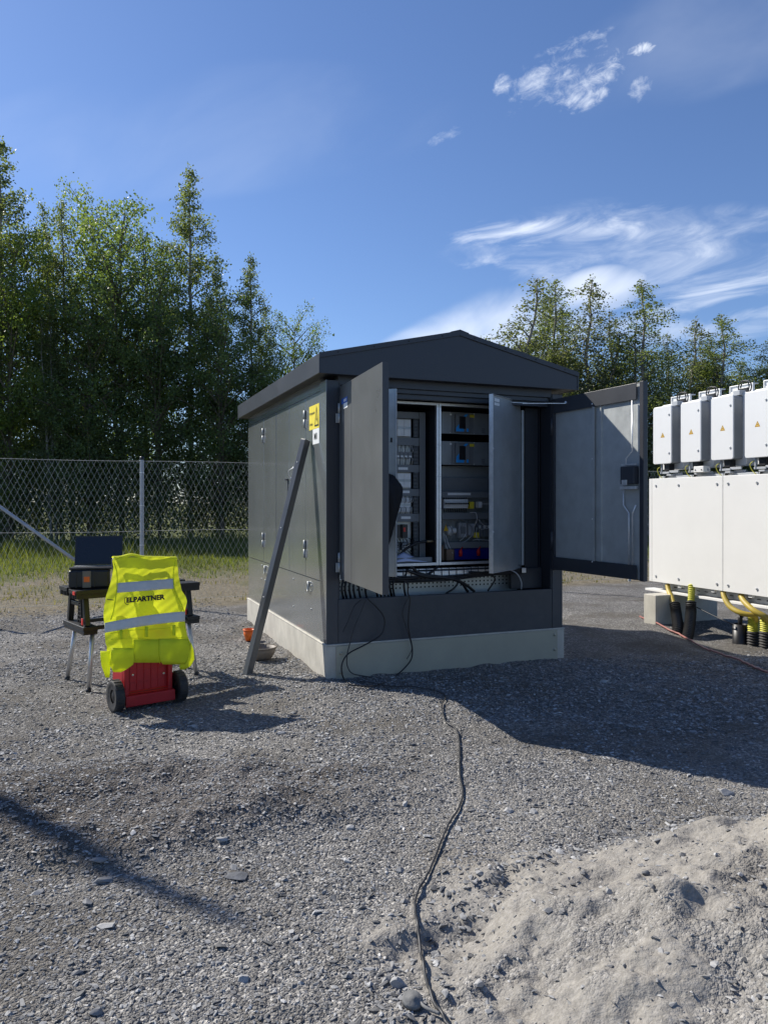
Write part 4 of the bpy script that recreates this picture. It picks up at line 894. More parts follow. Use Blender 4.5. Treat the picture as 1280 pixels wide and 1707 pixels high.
mb = MB(); bx(mb, 1.635, 1.70, 1.22, 1.34, .44, .50); mb.build('socket_box', M['greyc'], cr_, bevel=.004)
mb = MB(); bx(mb, 1.69, 1.735, 1.20, 1.25, .42, .46); mb.build('yellow_label', M['yellow'], cr_)
mb = MB(); mb.prism([(1.345, 1.27), (1.40, 1.27), (1.372, 1.335)], lambda p, k: (p[0], .43+.003*k, p[1])); mb.build('warning_label', M['amber'], cr_)
wv = MB()
for pts in (((1.62, .40, 1.45), (1.68, .39, 1.45), (1.69, .38, 1.38), (1.68, .42, 1.31)), ((1.36, .42, 1.24), (1.38, .40, 1.15), (1.42, .38, 1.05)), ((1.34, .42, 1.25), (1.36, .40, 1.12), (1.41, .39, 1.04)),
            ((1.52, .42, 1.17), (1.56, .42, 1.20), (1.60, .43, 1.25)), ((1.50, .42, 1.155), (1.58, .42, 1.165), (1.66, .43, 1.22)), ((1.73, .42, 1.38), (1.78, .42, 1.33), (1.86, .43, 1.30), (1.76, .42, 1.28)), ((1.66, .42, 1.17), (1.72, .42, 1.18), (1.90, .42, 1.165), (1.97, .43, 1.16)), ((1.74, .42, 1.16), (1.70, .41, 1.22), (1.71, .42, 1.30))):
    wv.tube(catmull(pts, 6), .0033, 5)
wv.build('white_wiring', M['whitep'], cr_)
mb = MB(); bx(mb, 1.455, 1.98, .983, 1.082, .40, .58); bx(mb, 1.448, 1.99, 1.0825, 1.092, .395, .585); bat = mb.build('blue_battery', M['dblue'], cr_, bevel=.006)
for s in (1.51, 1.71): mb = MB(); mb.lathe([(0, 0), (.017, 0), (.020, .04), (.013, .065), (0, .067)], (s, .385, 1.02), (0, 0, 1), 12); mb.tube([(s, .385, 1.08), (s+.03, .40, 1.11)], .006, 6); mb.build('red_terminal_cap', M['redb'], bat)
mb = MB(); bx(mb, 1.25, 1.345, .983, 1.13, .42, .60); bx(mb, 1.355, 1.435, .983, 1.09, .38, .58); mb.build('cardboard_packing', M['card'], cr_, bevel=.003)
wv = MB()
for i in range(14):
    s = 1.30+.05*i; wv.tube(catmull([(s, .43, 1.385), (s+rr_.uniform(-.04, .04), .41, 1.34), (s+rr_.uniform(-.06, .06), .42, 1.27+rr_.uniform(-.05, .04)), (s+rr_.uniform(-.04, .04), .44, 1.165)], 5), .0028, 5)
wv.build('control_wiring', M['greym'], cr_)
for i in range(5):
    mb = MB(); s = 1.75+.05*i; bx(mb, s, s+.042, 1.20, 1.34, .46, .52); bx(mb, s+.006, s+.036, 1.29, 1.32, .455, .4595, 1); mb.build('contactor', [M['dingrey'], M['whitep']], cr_, bevel=.002)
gr_ = MB()
for i in range(30): gr_.box((1.28+i*.018, .205, 2.515), (1.288+i*.018, .21, 2.548))
gr_.build('top_grille', M['dingrey'], kio)

# doors -------------------------------------------------------------
def door_frame_fn(hs, ht, fs_, ft):
    d = Vector((fs_-hs, ft-ht)); L = d.length; d.normalize(); n = Vector((d.y, -d.x))
    return L, (lambda a, o, z: (hs+d.x*a+n.x*o, ht+d.y*a+n.y*o, z)), d, n
def dbox(mb, fn, a0, a1, o0, o1, z0, z1, mi=0):
    vs = [fn(a, o, z) for z in (z0, z1) for a, o in ((a0, o0), (a1, o0), (a1, o1), (a0, o1))]
    mb.add(vs, [(0,3,2,1),(4,5,6,7),(0,1,5,4),(1,2,6,5),(2,3,7,6),(3,0,4,7)], mi)
def local(wx, wy): p = Vector((wx, wy))-A; return p.dot(U), p.dot(V_)
# left outer door: its painted outside faces the sun
fs_, ft = local(-.008, 5.36); hs, ht = .135, -.004
L, fn, d, n = door_frame_fn(hs, ht, fs_, ft)      # n points ... outer side = away from opening
sg1 = 1 if Vector((n.x, n.y)).dot(Vector((-1, 0))) > 0 else -1
mb = MB(); dbox(mb, fn, .0, L-.0, 0, sg1*.004, .885, 2.565); ld = mb.build('front_door', M['doorout'], kio)
mb = MB(); dbox(mb, fn, L-.004, L, -sg1*.045, -sg1*.0005, .885, 2.565); dbox(mb, fn, 0, L-.0045, -sg1*.045, -sg1*.0005, .885, .889); dbox(mb, fn, 0, L-.0045, -sg1*.045, -sg1*.0005, 2.561, 2.565); dbox(mb, fn, L-.05, L-.0045, -sg1*.045, -sg1*.041, .8895, 2.5605); dbox(mb, fn, .0, .05, -sg1*.045, -sg1*.041, .8895, 2.5605); mb.build('door_edge', M['navy'], ld)
mb = MB(); dbox(mb, fn, .05, L-.05, -sg1*.02, -sg1*.016, .90, 2.55); mb.build('door_lining', M['galv'], ld)
mb = MB(); dbox(mb, fn, L*.30, L*.30+.006, sg1*.0042, sg1*.0055, .89, 2.56); mb.build('door_fold', M['doorout'], ld)
def stick(a0, a1, z0, z1, m, name, o_=.0055):
    mb = MB(); dbox(mb, fn, a0, a1, sg1*.0045, sg1*o_, z0, z1); return mb.build(name, M[m], ld)
s_ = stick(.115, .245, 2.355, 2.445, 'sticker', 'door_sticker'); stick(.05, .245, 2.400, 2.447, 'blueink', 'sticker_band', .0062)
mb = MB()
for i, a in enumerate((.125, .145, .165, .185, .205)): dbox(mb, fn, a, a+.012, sg1*.0064, sg1*.0068, 2.413, 2.435)
mb.build('sticker_marks', M['sticker'], ld)
for z in (2.33, 1.03): hinge(ld, hs-.018, ht-.004, z, .17, 't')
# right outer door: galvanised inside towards us
hs, ht = 2.322, -.004; fs_, ft = local(2.165, 6.215)
L, fn, d, n = door_frame_fn(hs, ht, fs_, ft); si = 1 if n.dot(Vector((-1, 0))) > 0 else -1     # si: inner (facing left) side
mb = MB(); dbox(mb, fn, 0, L, -si*.045, -si*.041, .89, 2.57); rd = mb.build('front_door', M['doorout'], kio)
mb = MB(); dbox(mb, fn, L-.004, L, -si*.0405, si*.0, .89, 2.57); dbox(mb, fn, L-.045, L-.0045, -si*.004, 0, .8905, 2.5695); dbox(mb, fn, 0, .012, -si*.0405, 0, .8905, 2.5695); dbox(mb, fn, .0125, L-.0455, -si*.0405, -si*.037, 2.566, 2.5695); mb.build('door_edge', M['roof'], rd, bevel=.0015)
mb = MB(); dbox(mb, fn, .0125, L-.085, -si*.008, -si*.001, 2.425, 2.565); mb.build('door_band', M['navy'], rd, bevel=.002); mb = MB(); dbox(mb, fn, .0125, L-.085, -si*.008, -si*.001, .895, 1.02); mb.build('door_band', M['navy'], rd, bevel=.002)
mb = MB(); dbox(mb, fn, .0125, L-.046, -si*.030, -si*.026, .90, 2.56); mb.build('door_lining', M['galv'], rd)
mb = MB(); dbox(mb, fn, L*.47, L*.47+.008, -si*.0255, -si*.002, 1.021, 2.424); dbox(mb, fn, L*.47+.0085, L*.47+.03, -si*.006, -si*.002, 1.021, 2.424); dbox(mb, fn, L*.55, L*.56, -si*.0255, -si*.012, 1.021, 2.424); st_ = mb.build('stiffener', M['galv'], rd)
for z in (2.45, 1.95, 1.4, 1.01):
    b = MB(); p = Vector(fn(L*.47+.004, -si*.001, z)); b.lathe([(.008, 0), (.006, .006), (0, .007)], p, tuple(Vector((n.x*si, n.y*si, 0))), 8); b.build('screw', M['galvb'], st_)
def rod(pts, r=.006, name='lock_rod'):
    b = MB(); b.tube([fn(a, si*o, z) for a, o, z in pts], r, 8); return b.build(name, M['galvb'], rd)
rod([(L-.125, .004, 2.42), (L-.125, .004, 1.99), (L-.19, .012, 1.93), (L-.19, .012, 1.74)]); rod([(L-.23, .004, 1.70), (L-.23, .004, 1.53), (L-.165, .004, 1.46), (L-.165, .004, 1.02)]); rod([(L-.085, .002, 1.53), (L-.125, .002, 1.46), (L-.125, .002, 1.02)])
mb = MB(); dbox(mb, fn, L-.235, L-.075, -si*.02, si*.035, 1.71, 1.86); lk = mb.build('lock_box', M['navy'], rd, bevel=.003)
mb = MB(); dbox(mb, fn, L-.25, L-.06, si*.0, si*.03, 1.665, 1.690); dbox(mb, fn, L-.24, L-.07, si*.0, si*.022, 1.870, 1.882); dbox(mb, fn, L-.21, L-.15, si*.036, si*.044, 1.70, 1.745); mb.build('lock_bracket', M['galvb'], lk, bevel=.001)
for z in (2.30, 1.18):
    b = MB(); b.lathe([(0, 0), (.013, 0), (.013, .17), (0, .17)], (2.318, .010, z-.085), n=12); b.build('hinge', M['navy'], rd)
# door stay
b = MB(); b.bar((1.87, .02, 2.515), (2.03, .01, 2.515), .02, .004); p = fn(.20, si*.004, 2.50); b.bar((1.98, .0, 2.508), p, .016, .006); b.lathe([(.012, 0), (.012, .02), (0, .02)], p, n=10); b.build('door_stay', M['galvb'], kio)
# inner cabinet doors
def inner_door(h_, f_, m, nm='inner_door', z0=.90, z1=2.55, side=1):
    L, fn, d, n = door_frame_fn(h_[0], h_[1], f_[0], f_[1])
    mb = MB(); dbox(mb, fn, 0, L-.0, 0, .003*side, z0, z1); o_ = mb.build(nm, M[m], kio)
    mb = MB(); dbox(mb, fn, L-.001, L+.002, -.020, .020, z0, z1); dbox(mb, fn, 0, L-.0015, -.016*side, -.0005*side, z0, z0+.003); dbox(mb, fn, 0, L-.0015, -.016*side, -.0005*side, z1-.003, z1); mb.build('door_edge', M['galvb'], o_, bevel=.001)
    return L, fn, o_
L1, fn1, id1 = inner_door((.13, .19), (.596, -.16), 'galv')
L2, fn2, id2 = inner_door((2.08, .195), (1.525, -.19), 'zincd')
for z in (2.05, 1.28):
    for s_ in (-1, 1):
        b = MB(); p = Vector(fn2(L2-.035, 0, z)); b.lathe([(.010, 0), (.010, .009), (0, .011)], p, (fn2(0, s_, 0)[0]-fn2(0, 0, 0)[0], fn2(0, s_, 0)[1]-fn2(0, 0, 0)[1], 0), 10); b.build('lock_knob', M['galvb'], id2)
for s_ in (-1, 1):
    mb = MB(); dbox(mb, fn2, L2-.17, L2-.06, s_*.0035, s_*.0045, 2.49, 2.52); dbox(mb, fn2, L2-.17, L2-.06, s_*.0035, s_*.0045, 2.455, 2.48); mb.build('label_strip', M['whitep'], id2)
for z in (2.1, 1.55):
    mb = MB(); dbox(mb, fn1, L1-.05, L1-.035, -.01, .012, z-.02, z+.02); mb.build('lock_knob', M['black'], id1)

# kiosk bottom cables
cb = MB()
def kc(pts, r=.009): cb.tube(catmull(pts, 7), r, 7)
r2 = random.Random(9)
for k in range(5): kc([(.3, .10+.012*k, .90-.012*k), (.7, .09+.01*k, .875-.014*k+r2.uniform(-.01, .01)), (1.2, .10, .86-.01*k+r2.uniform(-.012, .012)), (1.7, .11, .885-.008*k), (2.05, .13, .90-.01*k)], .0085)
for s in (.18, .21, .25, .29, .34, .40, .64, .67, .78): kc([(s+.05, .15, .93), (s+.02, .12, .86), (s, .10, .78), (s+.03, .13, .68), (s+.08, .2, .60)], .010)
kc([(.85, .09, .96), (.95, .085, .89), (1.15, .08, .855), (1.35, .09, .80), (1.45, .12, .70)], .014)
kc([(.80, .09, .93), (1.0, .085, .865), (1.25, .08, .84), (1.40, .09, .78), (1.52, .12, .70)], .014)
kc([(1.16, .16, .95), (1.05, .12, .89), (.95, .10, .86), (.7, .10, .85)], .012); kc([(1.25, .10, .86), (1.33, .09, .82), (1.30, .1, .75), (1.22, .13, .69)], .009)
kc([(1.45, .1, .89), (1.62, .085, .875), (1.72, .08, .82), (1.66, .11, .70)], .009)
for k in range(5): kc([(.50+.03*k, .12, .92), (.49+.03*k, .06, .83), (.50+.035*k, .07, .74), (.55+.035*k, .15, .66)], .009)
cb.build('power_cables', M['cablein'], kio)
cb = MB(); cb.tube(catmull([(1.80, .10, .93), (1.95, .08, .87), (2.02, .09, .78), (2.04, .12, .70)], 8), .006, 6); cb.build('grey_cable', M['greyc'], kio)

# ------------------------------------------------------------------ things on and near the kiosk
def sm(mb, name, m, label, cat, origin, group=None, **kw_):
    o = mb.build(name, m, origin=origin, **kw_); tag(o, label, cat, group); return o
# leaning profile
ft_ = Vector((-1.235, 6.74, 0)); tp_ = kw(-.035, .515, 2.135)
ax = (tp_-ft_).normalized(); sidev = Vector((U.x, U.y, 0)); 
nrm_ = ax.cross(Vector((V_.x, V_.y, 0))).normalized(); oth = ax.cross(nrm_).normalized()
_r = Matrix.Rotation(R(28), 3, ax)
if (_r @ Vector((-U.x, -U.y, 0))).y > -U.y: _r = Matrix.Rotation(R(-28), 3, ax)
nrm_ = _r @ nrm_; oth = _r @ oth
def bp3(k, a, b): return ft_-ax*.03 + (tp_-ft_+ax*.03)*k + nrm_*a + oth*b
mb = MB()
hw, hd, th_ = .034, .030, .003
prof = [(-hw, -hd), (hw, -hd), (hw, hd), (-hw, hd)]
mb.add([bp3(0, *p) for p in prof]+[bp3(1, *p) for p in prof], [(3,2,1,0),(4,5,6,7),(0,1,5,4),(1,2,6,5),(2,3,7,6),(3,0,4,7)])
bd = empty('steel_profile', (ft_.x, ft_.y, 0)); tag(bd, 'long dark steel profile leaning against the side wall of the kiosk', 'steel profile')
mb.v = [tuple(Vector(v)-Vector((ft_.x, ft_.y, 0))) for v in mb.v]; mb.build('bar', M['profile'], bd, bevel=.003)
for k in (.33, .62, .90):
    b = MB(); c = bp3(k, 0, -hd) - Vector((ft_.x, ft_.y, 0)); c2 = bp3(k, hw, 0)-Vector((ft_.x, ft_.y, 0)); b.lathe([(.006, 0), (.005, .004), (0, .005)], c2, tuple(nrm_), 8); b.lathe([(.006, 0), (.005, .004), (0, .005)], c, tuple(-oth), 8); b.build('rivet', M['galvb'], bd)
# papers
pm = MB(); P = [[kw(.70+.05*i, .30-.022*j, .99+.085*math.exp(-((i-4)/2.3)**2)*(j/5.)+.004*j) for i in range(8)] for j in range(6)]
P = [[kw(.66+.052*i, .235+.02*j, .988+(.012+.020*j)*max(0, 1-abs(i-4)/4.0)) for i in range(9)] for j in range(5)]
pm.grid(P); sm(pm, 'paper_sheets', M['paper'], 'bluish white paper sheets curling on the bottom of the open cabinet', 'papers', kw(.9, .27, .985), thick=.003)
# jacket hung on the inner door
jm = MB(); rows_ = []
c0 = Vector(kw(*fn1(L1-.10, 0, 0)[:2], 0)); 
nj = Vector((U.x, U.y, 0))*.35-Vector((V_.x, V_.y, 0))*.9; nj.normalize(); aj = Vector((fn1(1, 0, 0)[0]-fn1(0, 0, 0)[0], fn1(1, 0, 0)[1]-fn1(0, 0, 0)[1])); aj = Vector((U.x*aj.x+V_.x*aj.y, U.y*aj.x+V_.y*aj.y, 0)).normalized()
oj = aj.cross(Vector((0, 0, 1))).normalized(); 
if oj.dot(Vector((-.9, -.2, 0))) < 0: oj = -oj
for i, (z, wa, wo, sh) in enumerate(((1.80, .02, .02, -.03), (1.79, .06, .05, -.03), (1.75, .09, .075, -.02), (1.68, .115, .085, .015), (1.60, .115, .085, .02), (1.50, .105, .08, .008), (1.38, .09, .07, -.01), (1.26, .075, .06, -.035), (1.16, .055, .05, -.06), (1.10, .03, .03, -.08))):
    rw = []
    for j in range(28):
        a = 2*math.pi*j/28; f = 1+.18*math.sin(3*a+i*.9)+.17*math.sin(7*a+i*1.7)+.10*math.sin(11*a-i*2.3)
        rw.append(c0+aj*(sh+.035+wa*math.cos(a)*f)+oj*(-.015+wo*(1.15+math.sin(a)*f))+Vector((0, 0, z+.012*math.sin(5*a+i))))
    rw.append(rw[0]); rows_.append(rw)
jm.grid(rows_); jm.add(rows_[0][:-1], [tuple(range(28))]); jm.add(rows_[-1][:-1], [tuple(range(28))])
sm(jm, 'jacket', M['cloth'], 'crumpled black jacket hanging on the left inner cabinet door', 'jacket', (c0.x, c0.y, 1.1), sub=1)

# orange cup and tub on the gravel behind the profile
def at_px(px, py, z=0.0): y = (EYE-z)*F/(py-HY); return Vector(((px-CX)/F*y, y, z))
c = at_px(416, 1069); c.z = hz(c.x, c.y)
og = empty('orange_cup', c); tag(og, 'small orange plastic cup lying on the gravel by the plinth', 'cup')
b = MB(); b.lathe([(0, 0), (.045, 0), (.062, .07), (.066, .12), (.060, .12), (.050, .03)], (0, 0, .005), n=24); b.build('body', M['orange'], og)
b = MB(); b.lathe([(.064, 0), (.072, .0), (.072, .014), (.064, .014)], (0, 0, .118), n=24); b.build('rim', M['orange'], og)
c = at_px(437, 1100); c.z = hz(c.x, c.y)
tb_ = empty('plastic_tub', c); tag(tb_, 'dusty grey brown tub standing on the gravel behind the steel profile', 'tub')
b = MB(); b.lathe([(0, 0), (.07, 0), (.10, .025), (.128, .075), (.14, .125), (.134, .125), (.12, .075), (.09, .03), (0, .02)], (0, 0, 0), n=32); b.build('body', M['tub'], tb_)
b = MB(); b.lathe([(.136, 0), (.149, .0), (.149, .010), (.136, .010)], (0, 0, .120), n=32); b.build('rim', M['tub'], tb_)

# ------------------------------------------------------------------ cables on the ground
def ground_cable(pix, r, pre=(), up=None):
    pts = list(pre)+[gpx(a, b, up if up else r*.9) for a, b in pix]; c_ = catmull(pts, 14); out = []
    npre = len(pre)*14
    for i, p in enumerate(c_):
        if i >= npre: p = Vector((p.x, p.y, hz(p.x, p.y)+r*1.0+(.005 if p.y < 5 else .011)+.002*abs(math.sin(i*.35))))
        out.append(p)
    return out
def zpx(x, y): return from_px(540+x/5.333, 930+y/5.333, -.06)
mb = MB()
main = ground_cable(CABLE, .0054)
mb.tube(main, .0054, 8)
ec = sm(mb, 'extension_cable', M['cable'], 'long black cable snaking over the gravel from the kiosk to the front', 'cable', main[0])
lp = MB()
def hang(pts, r=.0055): lp.tube(catmull([zpx(*p) for p in pts], 9), r, 7)
hang([(385, 362), (470, 440), (530, 520), (538, 600), (500, 690), (370, 770), (220, 850), (165, 930), (158, 1010), (180, 1080), (225, 1125)], .0065)
lp.tube(ground_cable([(582, 1141), (600, 1146), (625, 1146), (640, 1141)], .0065, [zpx(180, 1080)]), .0065, 7)
o1 = sm(lp, 'looped_cable', M['cablein'], 'black cable looping down from under the left door to the ground', 'cable', zpx(225, 1125), 'cables hanging down the kiosk front')
lp = MB(); hang([(375, 366), (330, 480), (270, 620), (225, 780), (205, 870), (208, 960), (250, 1025), (350, 1050), (480, 1070), (535, 1090), (545, 1108)], .005)
sm(lp, 'looped_cable', M['cable'], 'thin grey cable falling slackly from the sill across the plinth plate', 'cable', zpx(545, 1108), 'cables hanging down the kiosk front')
lp = MB(); hang([(720, 205), (745, 240), (745, 310), (765, 370), (755, 470), (750, 600), (765, 700), (785, 810), (775, 900), (720, 975), (650, 1040), (610, 1075)], .0065)
sm(lp, 'looped_cable', M['cablein'], 'black cable dropping straight down the middle of the sill panel', 'cable', zpx(610, 1075), 'cables hanging down the kiosk front')
lp = MB(); hang([(755, 345), (715, 420), (698, 490), (715, 570), (745, 660), (762, 720), (780, 800), (765, 850), (735, 900)], .0035)
sm(lp, 'looped_cable', M['cablein'], 'thin black lead bowing beside the straight middle cable', 'cable', zpx(735, 900), 'cables hanging down the kiosk front')
lp = MB(); hang([(330, 372), (270, 430), (215, 560), (170, 655)], .004)
sm(lp, 'looped_cable', M['cablein'], 'short black lead ending halfway down the left of the sill', 'cable', zpx(170, 655), 'cables hanging down the kiosk front')
# cap on a strap beside the cable
c = gpx(687, 1674, .01)
cap = empty('cable_cap', c); tag(cap, 'round grey plug cap on a strap lying beside the black cable', 'cap')
b = MB(); b.lathe([(0, 0), (.032, 0), (.033, .012), (.029, .017), (.012, .0165), (.010, .020), (0, .020)], (0, 0, .006), (.15, -.25, 1), 24); b.build('lid', M['capg'], cap)
q = gpx(733, 1690, .012)-c; b = MB(); b.tube(catmull([(.025, -.01, .012), (q*.5)+Vector((0, -.006, .008)), q], 6), [.005]*13, 6); b.build('strap', M['capg'], cap)
# red cable
mb = MB(); mb.tube(ground_cable([(1066, 1029), (1075, 1033), (1112, 1050), (1135, 1061), (1165, 1078), (1200, 1092), (1240, 1107), (1285, 1125), (1330, 1145)], .011), .011, 8)
sm(mb, 'red_cable', M['hose'], 'faded red cable running over the gravel past the concrete block', 'cable', gpx(1069, 1031))

# ------------------------------------------------------------------ inverter stand
C0 = Vector((3.56, 10.0)); Dd = Vector((V_.x*-1, V_.y*-1)); Nn = Vector((U.x, U.y))       # k towards us, depth along u
ca = math.atan2(Dd.y, Dd.x)
def cw(k, d, z=0.0): p = C0+Dd*k+Nn*d; return Vector((p.x, p.y, z))
# local frame: x = k (towards us), y = depth; proper rotation
def lf(k, d, z): return (k, d, z)
sb = empty('combiner_cabinet', (C0.x, C0.y, 0)); 
sb.rotation_euler = (0, 0, ca); tag(sb, 'large white sheet metal cabinet under the row of inverters', 'cabinet')
def lb(mb, k0, k1, d0, d1, z0, z1, mi=0): mb.box((k0, d0, z0), (k1, d1, z1), mi)
Z0, Z1 = .50, 1.87
mb = MB(); lb(mb, .0, 3.75, .02, .62, Z0+.01, Z1-.02); mb.build('body', M['white'], sb, bevel=.004)
for k0, k1 in ((.055, 1.247), (1.255, 2.45), (2.458, 3.70)):
    mb = MB(); lb(mb, k0, k1, 0, .0195, Z0, Z1); p_ = mb.build('front_panel', M['white'], sb, bevel=.003)
    for k in (k0+.07, (k0+k1)/2-.12, k1-.09):
        for z in (Z1-.09, Z0+.08):
            b = MB(); b.lathe([(.013, 0), (.013, .006), (0, .007)], (k, 0, z), (0, -1, 0), 10); b.tube([(k+.016*math.cos(a), -.005, z-.006+.016*math.sin(a)) for a in np.linspace(-1.6, 1.8, 7)], .004, 5); b.build('lock', M['greyc'], p_)
mb = MB(); lb(mb, .0, .05, .0005, .0195, Z0, Z1); mb.build('edge_strip', M['white'], sb, bevel=.002)
mb = MB(); lb(mb, .15, 3.75, .10, .16, Z0-.10, Z0+.009); lb(mb, .15, 3.75, .52, .58, Z0-.10, Z0+.009); rail = mb.build('base_rail', M['greyc'], sb, bevel=.003)
mb = MB(); lb(mb, -.1, 3.75, .02, .17, Z0-.135, Z0-.105); mb.build('support_beam', M['white'], sb, bevel=.003)
mb = MB()
for i in range(24): k = .35+i*.13; lb(mb, k, k+.055, .098, .0995, Z0-.06, Z0-.05)
mb.build('slot', M['hole'], rail)
for k in (.50, 1.05, 1.6, 2.1): mb = MB(); lb(mb, k, k+.05, .02, .06, Z0-.035, Z0+.005); mb.build('hook', M['white'], sb)
mb = MB(); lb(mb, .1, 3.7, .08, .14, Z1-.0195, Z1+.03); lb(mb, .1, 3.7, .40, .46, Z1-.0195, Z1+.03)
for i in range(8): lb(mb, .30+i*.48, .38+i*.48, .02, .60, Z1+.0305, Z1+.05)
mb.build('top_rail', M['greyc'], sb, bevel=.003)
mb = MB(); lb(mb, .80, .96, -.01, .10, Z1+.055, Z1+.13); jb = mb.build('junction_box', M['white'], sb, bevel=.004)
for k in (.83, .93): bolt(k, -.01, Z1+.085, jb, .009, (0, -1, 0), 'black', 'screw')

# inverters: each one a thing of its own
def rbox(mb, k0, k1, d0, d1, z0, z1, r, mi=0, seg=5):   # box with rounded corners seen from the front
    pr = []
    for cx_, cz, a0 in ((k1-r, z1-r, 0), (k0+r, z1-r, 90), (k0+r, z0+r, 180), (k1-r, z0+r, 270)):
        for i in range(seg+1): a = R(a0+90*i/seg); pr.append((cx_+r*math.cos(a), cz+r*math.sin(a)))
    mb.prism(pr, lambda p, k: (p[0], d1 if k else d0, p[1]), mi)
def inverter():
    o = empty('inverter', (0, 0, 0))
    mb = MB(); rbox(mb, 0, .335, 0, .018, .19, .945, .03); fc = mb.build('front_cover', M['whiteb'], o, bevel=.006)
    mb = MB(); rbox(mb, .006, .329, .0185, .155, .196, .939, .026); mb.build('cover_side', M['greym'], fc, bevel=.002)
    for z in (.83, .33): b = MB(); b.lathe([(.012, 0), (.012, .005), (0, .006)], (.29, 0, z), (0, -1, 0), 10); b.tube([(.29+.012*math.cos(a), -.004, z-.006+.012*math.sin(a)) for a in np.linspace(-2, 1.4, 6)], .0035, 5); b.build('lock', M['greyc'], fc)
    b = MB(); b.add([(.14, -.0007, .535), (.215, -.0007, .535), (.1775, -.0007, .602)], [(0, 1, 2)]); ts = b.build('warning_sticker', M['amber'], fc)
    tri(ts, lambda x, z: (.1775+x, -.0014, z), 0, .5685, .066, .058, .14, 'ink', 'warning_triangle')
    b = MB(); b.add([(.1725, -.0012, .55), (.182, -.0012, .55), (.1775, -.0012, .58)], [(0, 1, 2)]); b.build('sticker_bolt', M['sticker'], ts)
    mb = MB(); rbox(mb, -.02, .385, .156, .34, .12, .985, .04); bd_ = mb.build('heat_sink_body', M['whiteb'], o, bevel=.006)
    mb = MB()
    for i in range(18): mb.box((.0+i*.022, .345, .14), (.006+i*.022, .44, .96))
    mb.build('cooling_fins', M['greyc'], bd_)
    for z in (.86, .55, .27): b = MB(); b.lathe([(.011, 0), (.011, .008), (0, .008)], (.386, .25, z), (1, 0, 0), 10); b.build('screw', M['greyc'], bd_)
    mb = MB(); mb.box((.386, .185, .80), (.389, .30, .815)); mb.box((.386, .185, .835), (.389, .30, .85)); mb.build('side_slot', M['dingrey'], bd_)
    # top bracket with tray
    mb = MB(); mb.box((-.05, .36, .93), (.30, .375, 1.10)); mb.box((-.05, .345, 1.1005), (.30, .44, 1.112)); mb.box((-.05, .345, .95), (-.035, .3595, 1.10)); mb.box((.285, .345, .95), (.30, .3595, 1.10)); mb.box((.02, .30, .9855), (.12, .355, 1.03)); mb.box((.16, .24, .9855), (.30, .33, 1.01))
    br_ = mb.build('top_bracket', M['whiteb'], o, bevel=.003)
    mb = MB()
    for i in range(8): mb.box((-.03+i*.04, .3585, 1.03), (-.01+i*.04, .3595, 1.042))
    mb.build('slot', M['dingrey'], br_)
    b = MB(); b.box((.235, .10, .9455), (.335, .20, 1.005)); b.build('cable_cover', M['greyc'], o, bevel=.004)
    b = MB(); b.box((.22, .205, .9865), (.35, .235, 1.04)); an = b.build('antenna_clip', M['black'], o, bevel=.004)
    for dk in (0, .018):
        b = MB(); b.tube([(.30+dk+.078*math.cos(a), .20+dk, 1.045+.078*math.sin(a)) for a in np.linspace(-1.3, 4.3, 20)], .0075, 6); b.build('cable_loop', M['cablein'], an)
    # connectors below
    mb = MB(); mb.box((.15, .05, .10), (.24, .14, .1895)); mb.box((.165, .06, .02), (.20, .10, .0995)); mb.tube([(.20, .08, .12), (.17, .07, .05), (.15, .08, -.02)], .016, 8); mb.build('plug', M['black'], o, bevel=.003)
    mb = MB(); mb.box((.10, .03, .06), (.26, .045, .085)); mb.box((.24, .05, .07), (.40, .07, .10)); mb.tube([(.11, .05, .19), (.11, .05, .09)], .014, 8); mb.tube([(.125, .03, .12), (.125, .03, .06)], .009, 8); mb.box((.26, .09, .04), (.42, .11, .065)); mb.build('connector_rail', M['greyc'], o, bevel=.002)
    b = MB(); b.tube(catmull([(.10, .04, .16), (.05, .03, .12), (.07, .04, .05), (.12, .05, .0)], 6), .005, 6); b.build('earth_wire', M['corr'], o)
    return o
ip = inverter()
labs = ['first white inverter at the far end, beside the open kiosk door', 'second white inverter counted from the kiosk door', 'third white inverter, with a yellow wire loop under it', 'nearest white inverter, cut off by the right edge of the photo']
def copy_tree(o, parent=None):
    c = o.copy(); col.objects.link(c); c.parent = parent
    for ch in list(o.children): copy_tree(ch, c)
    return c
for i in range(6):
    o = ip if i == 0 else copy_tree(ip)
    p = cw(.075+.497*i, 0.0, Z1); o.location = p; o.rotation_euler = (0, 0, ca)
    tag(o, labs[i] if i < 4 else ['white inverter just outside the right edge, next in the row', 'last white inverter of the row, well outside the frame'][i-4], 'inverter', 'white inverters in a row on the cabinet')
# concrete blocks
def cblock(k, label, d1=.75):
    mb = MB(); g = [cw(k, -.28), cw(k+.22, -.28), cw(k+.22, d1), cw(k, d1)]; zt = .365
    mb.add([Vector((p.x, p.y, -.12)) for p in g]+[Vector((p.x, p.y, zt)) for p in g], [(3,2,1,0),(4,5,6,7),(0,1,5,4),(1,2,6,5),(2,3,7,6),(3,0,4,7)])
    sm(mb, 'concrete_block', M['conc'], label, 'concrete block', cw(k+.1, .2), 'concrete blocks under the white cabinet', bevel=.008)
cblock(.22, 'pale concrete block under the far end of the white cabinet'); cblock(2.9, 'concrete block under the near end of the cabinet, out of frame')
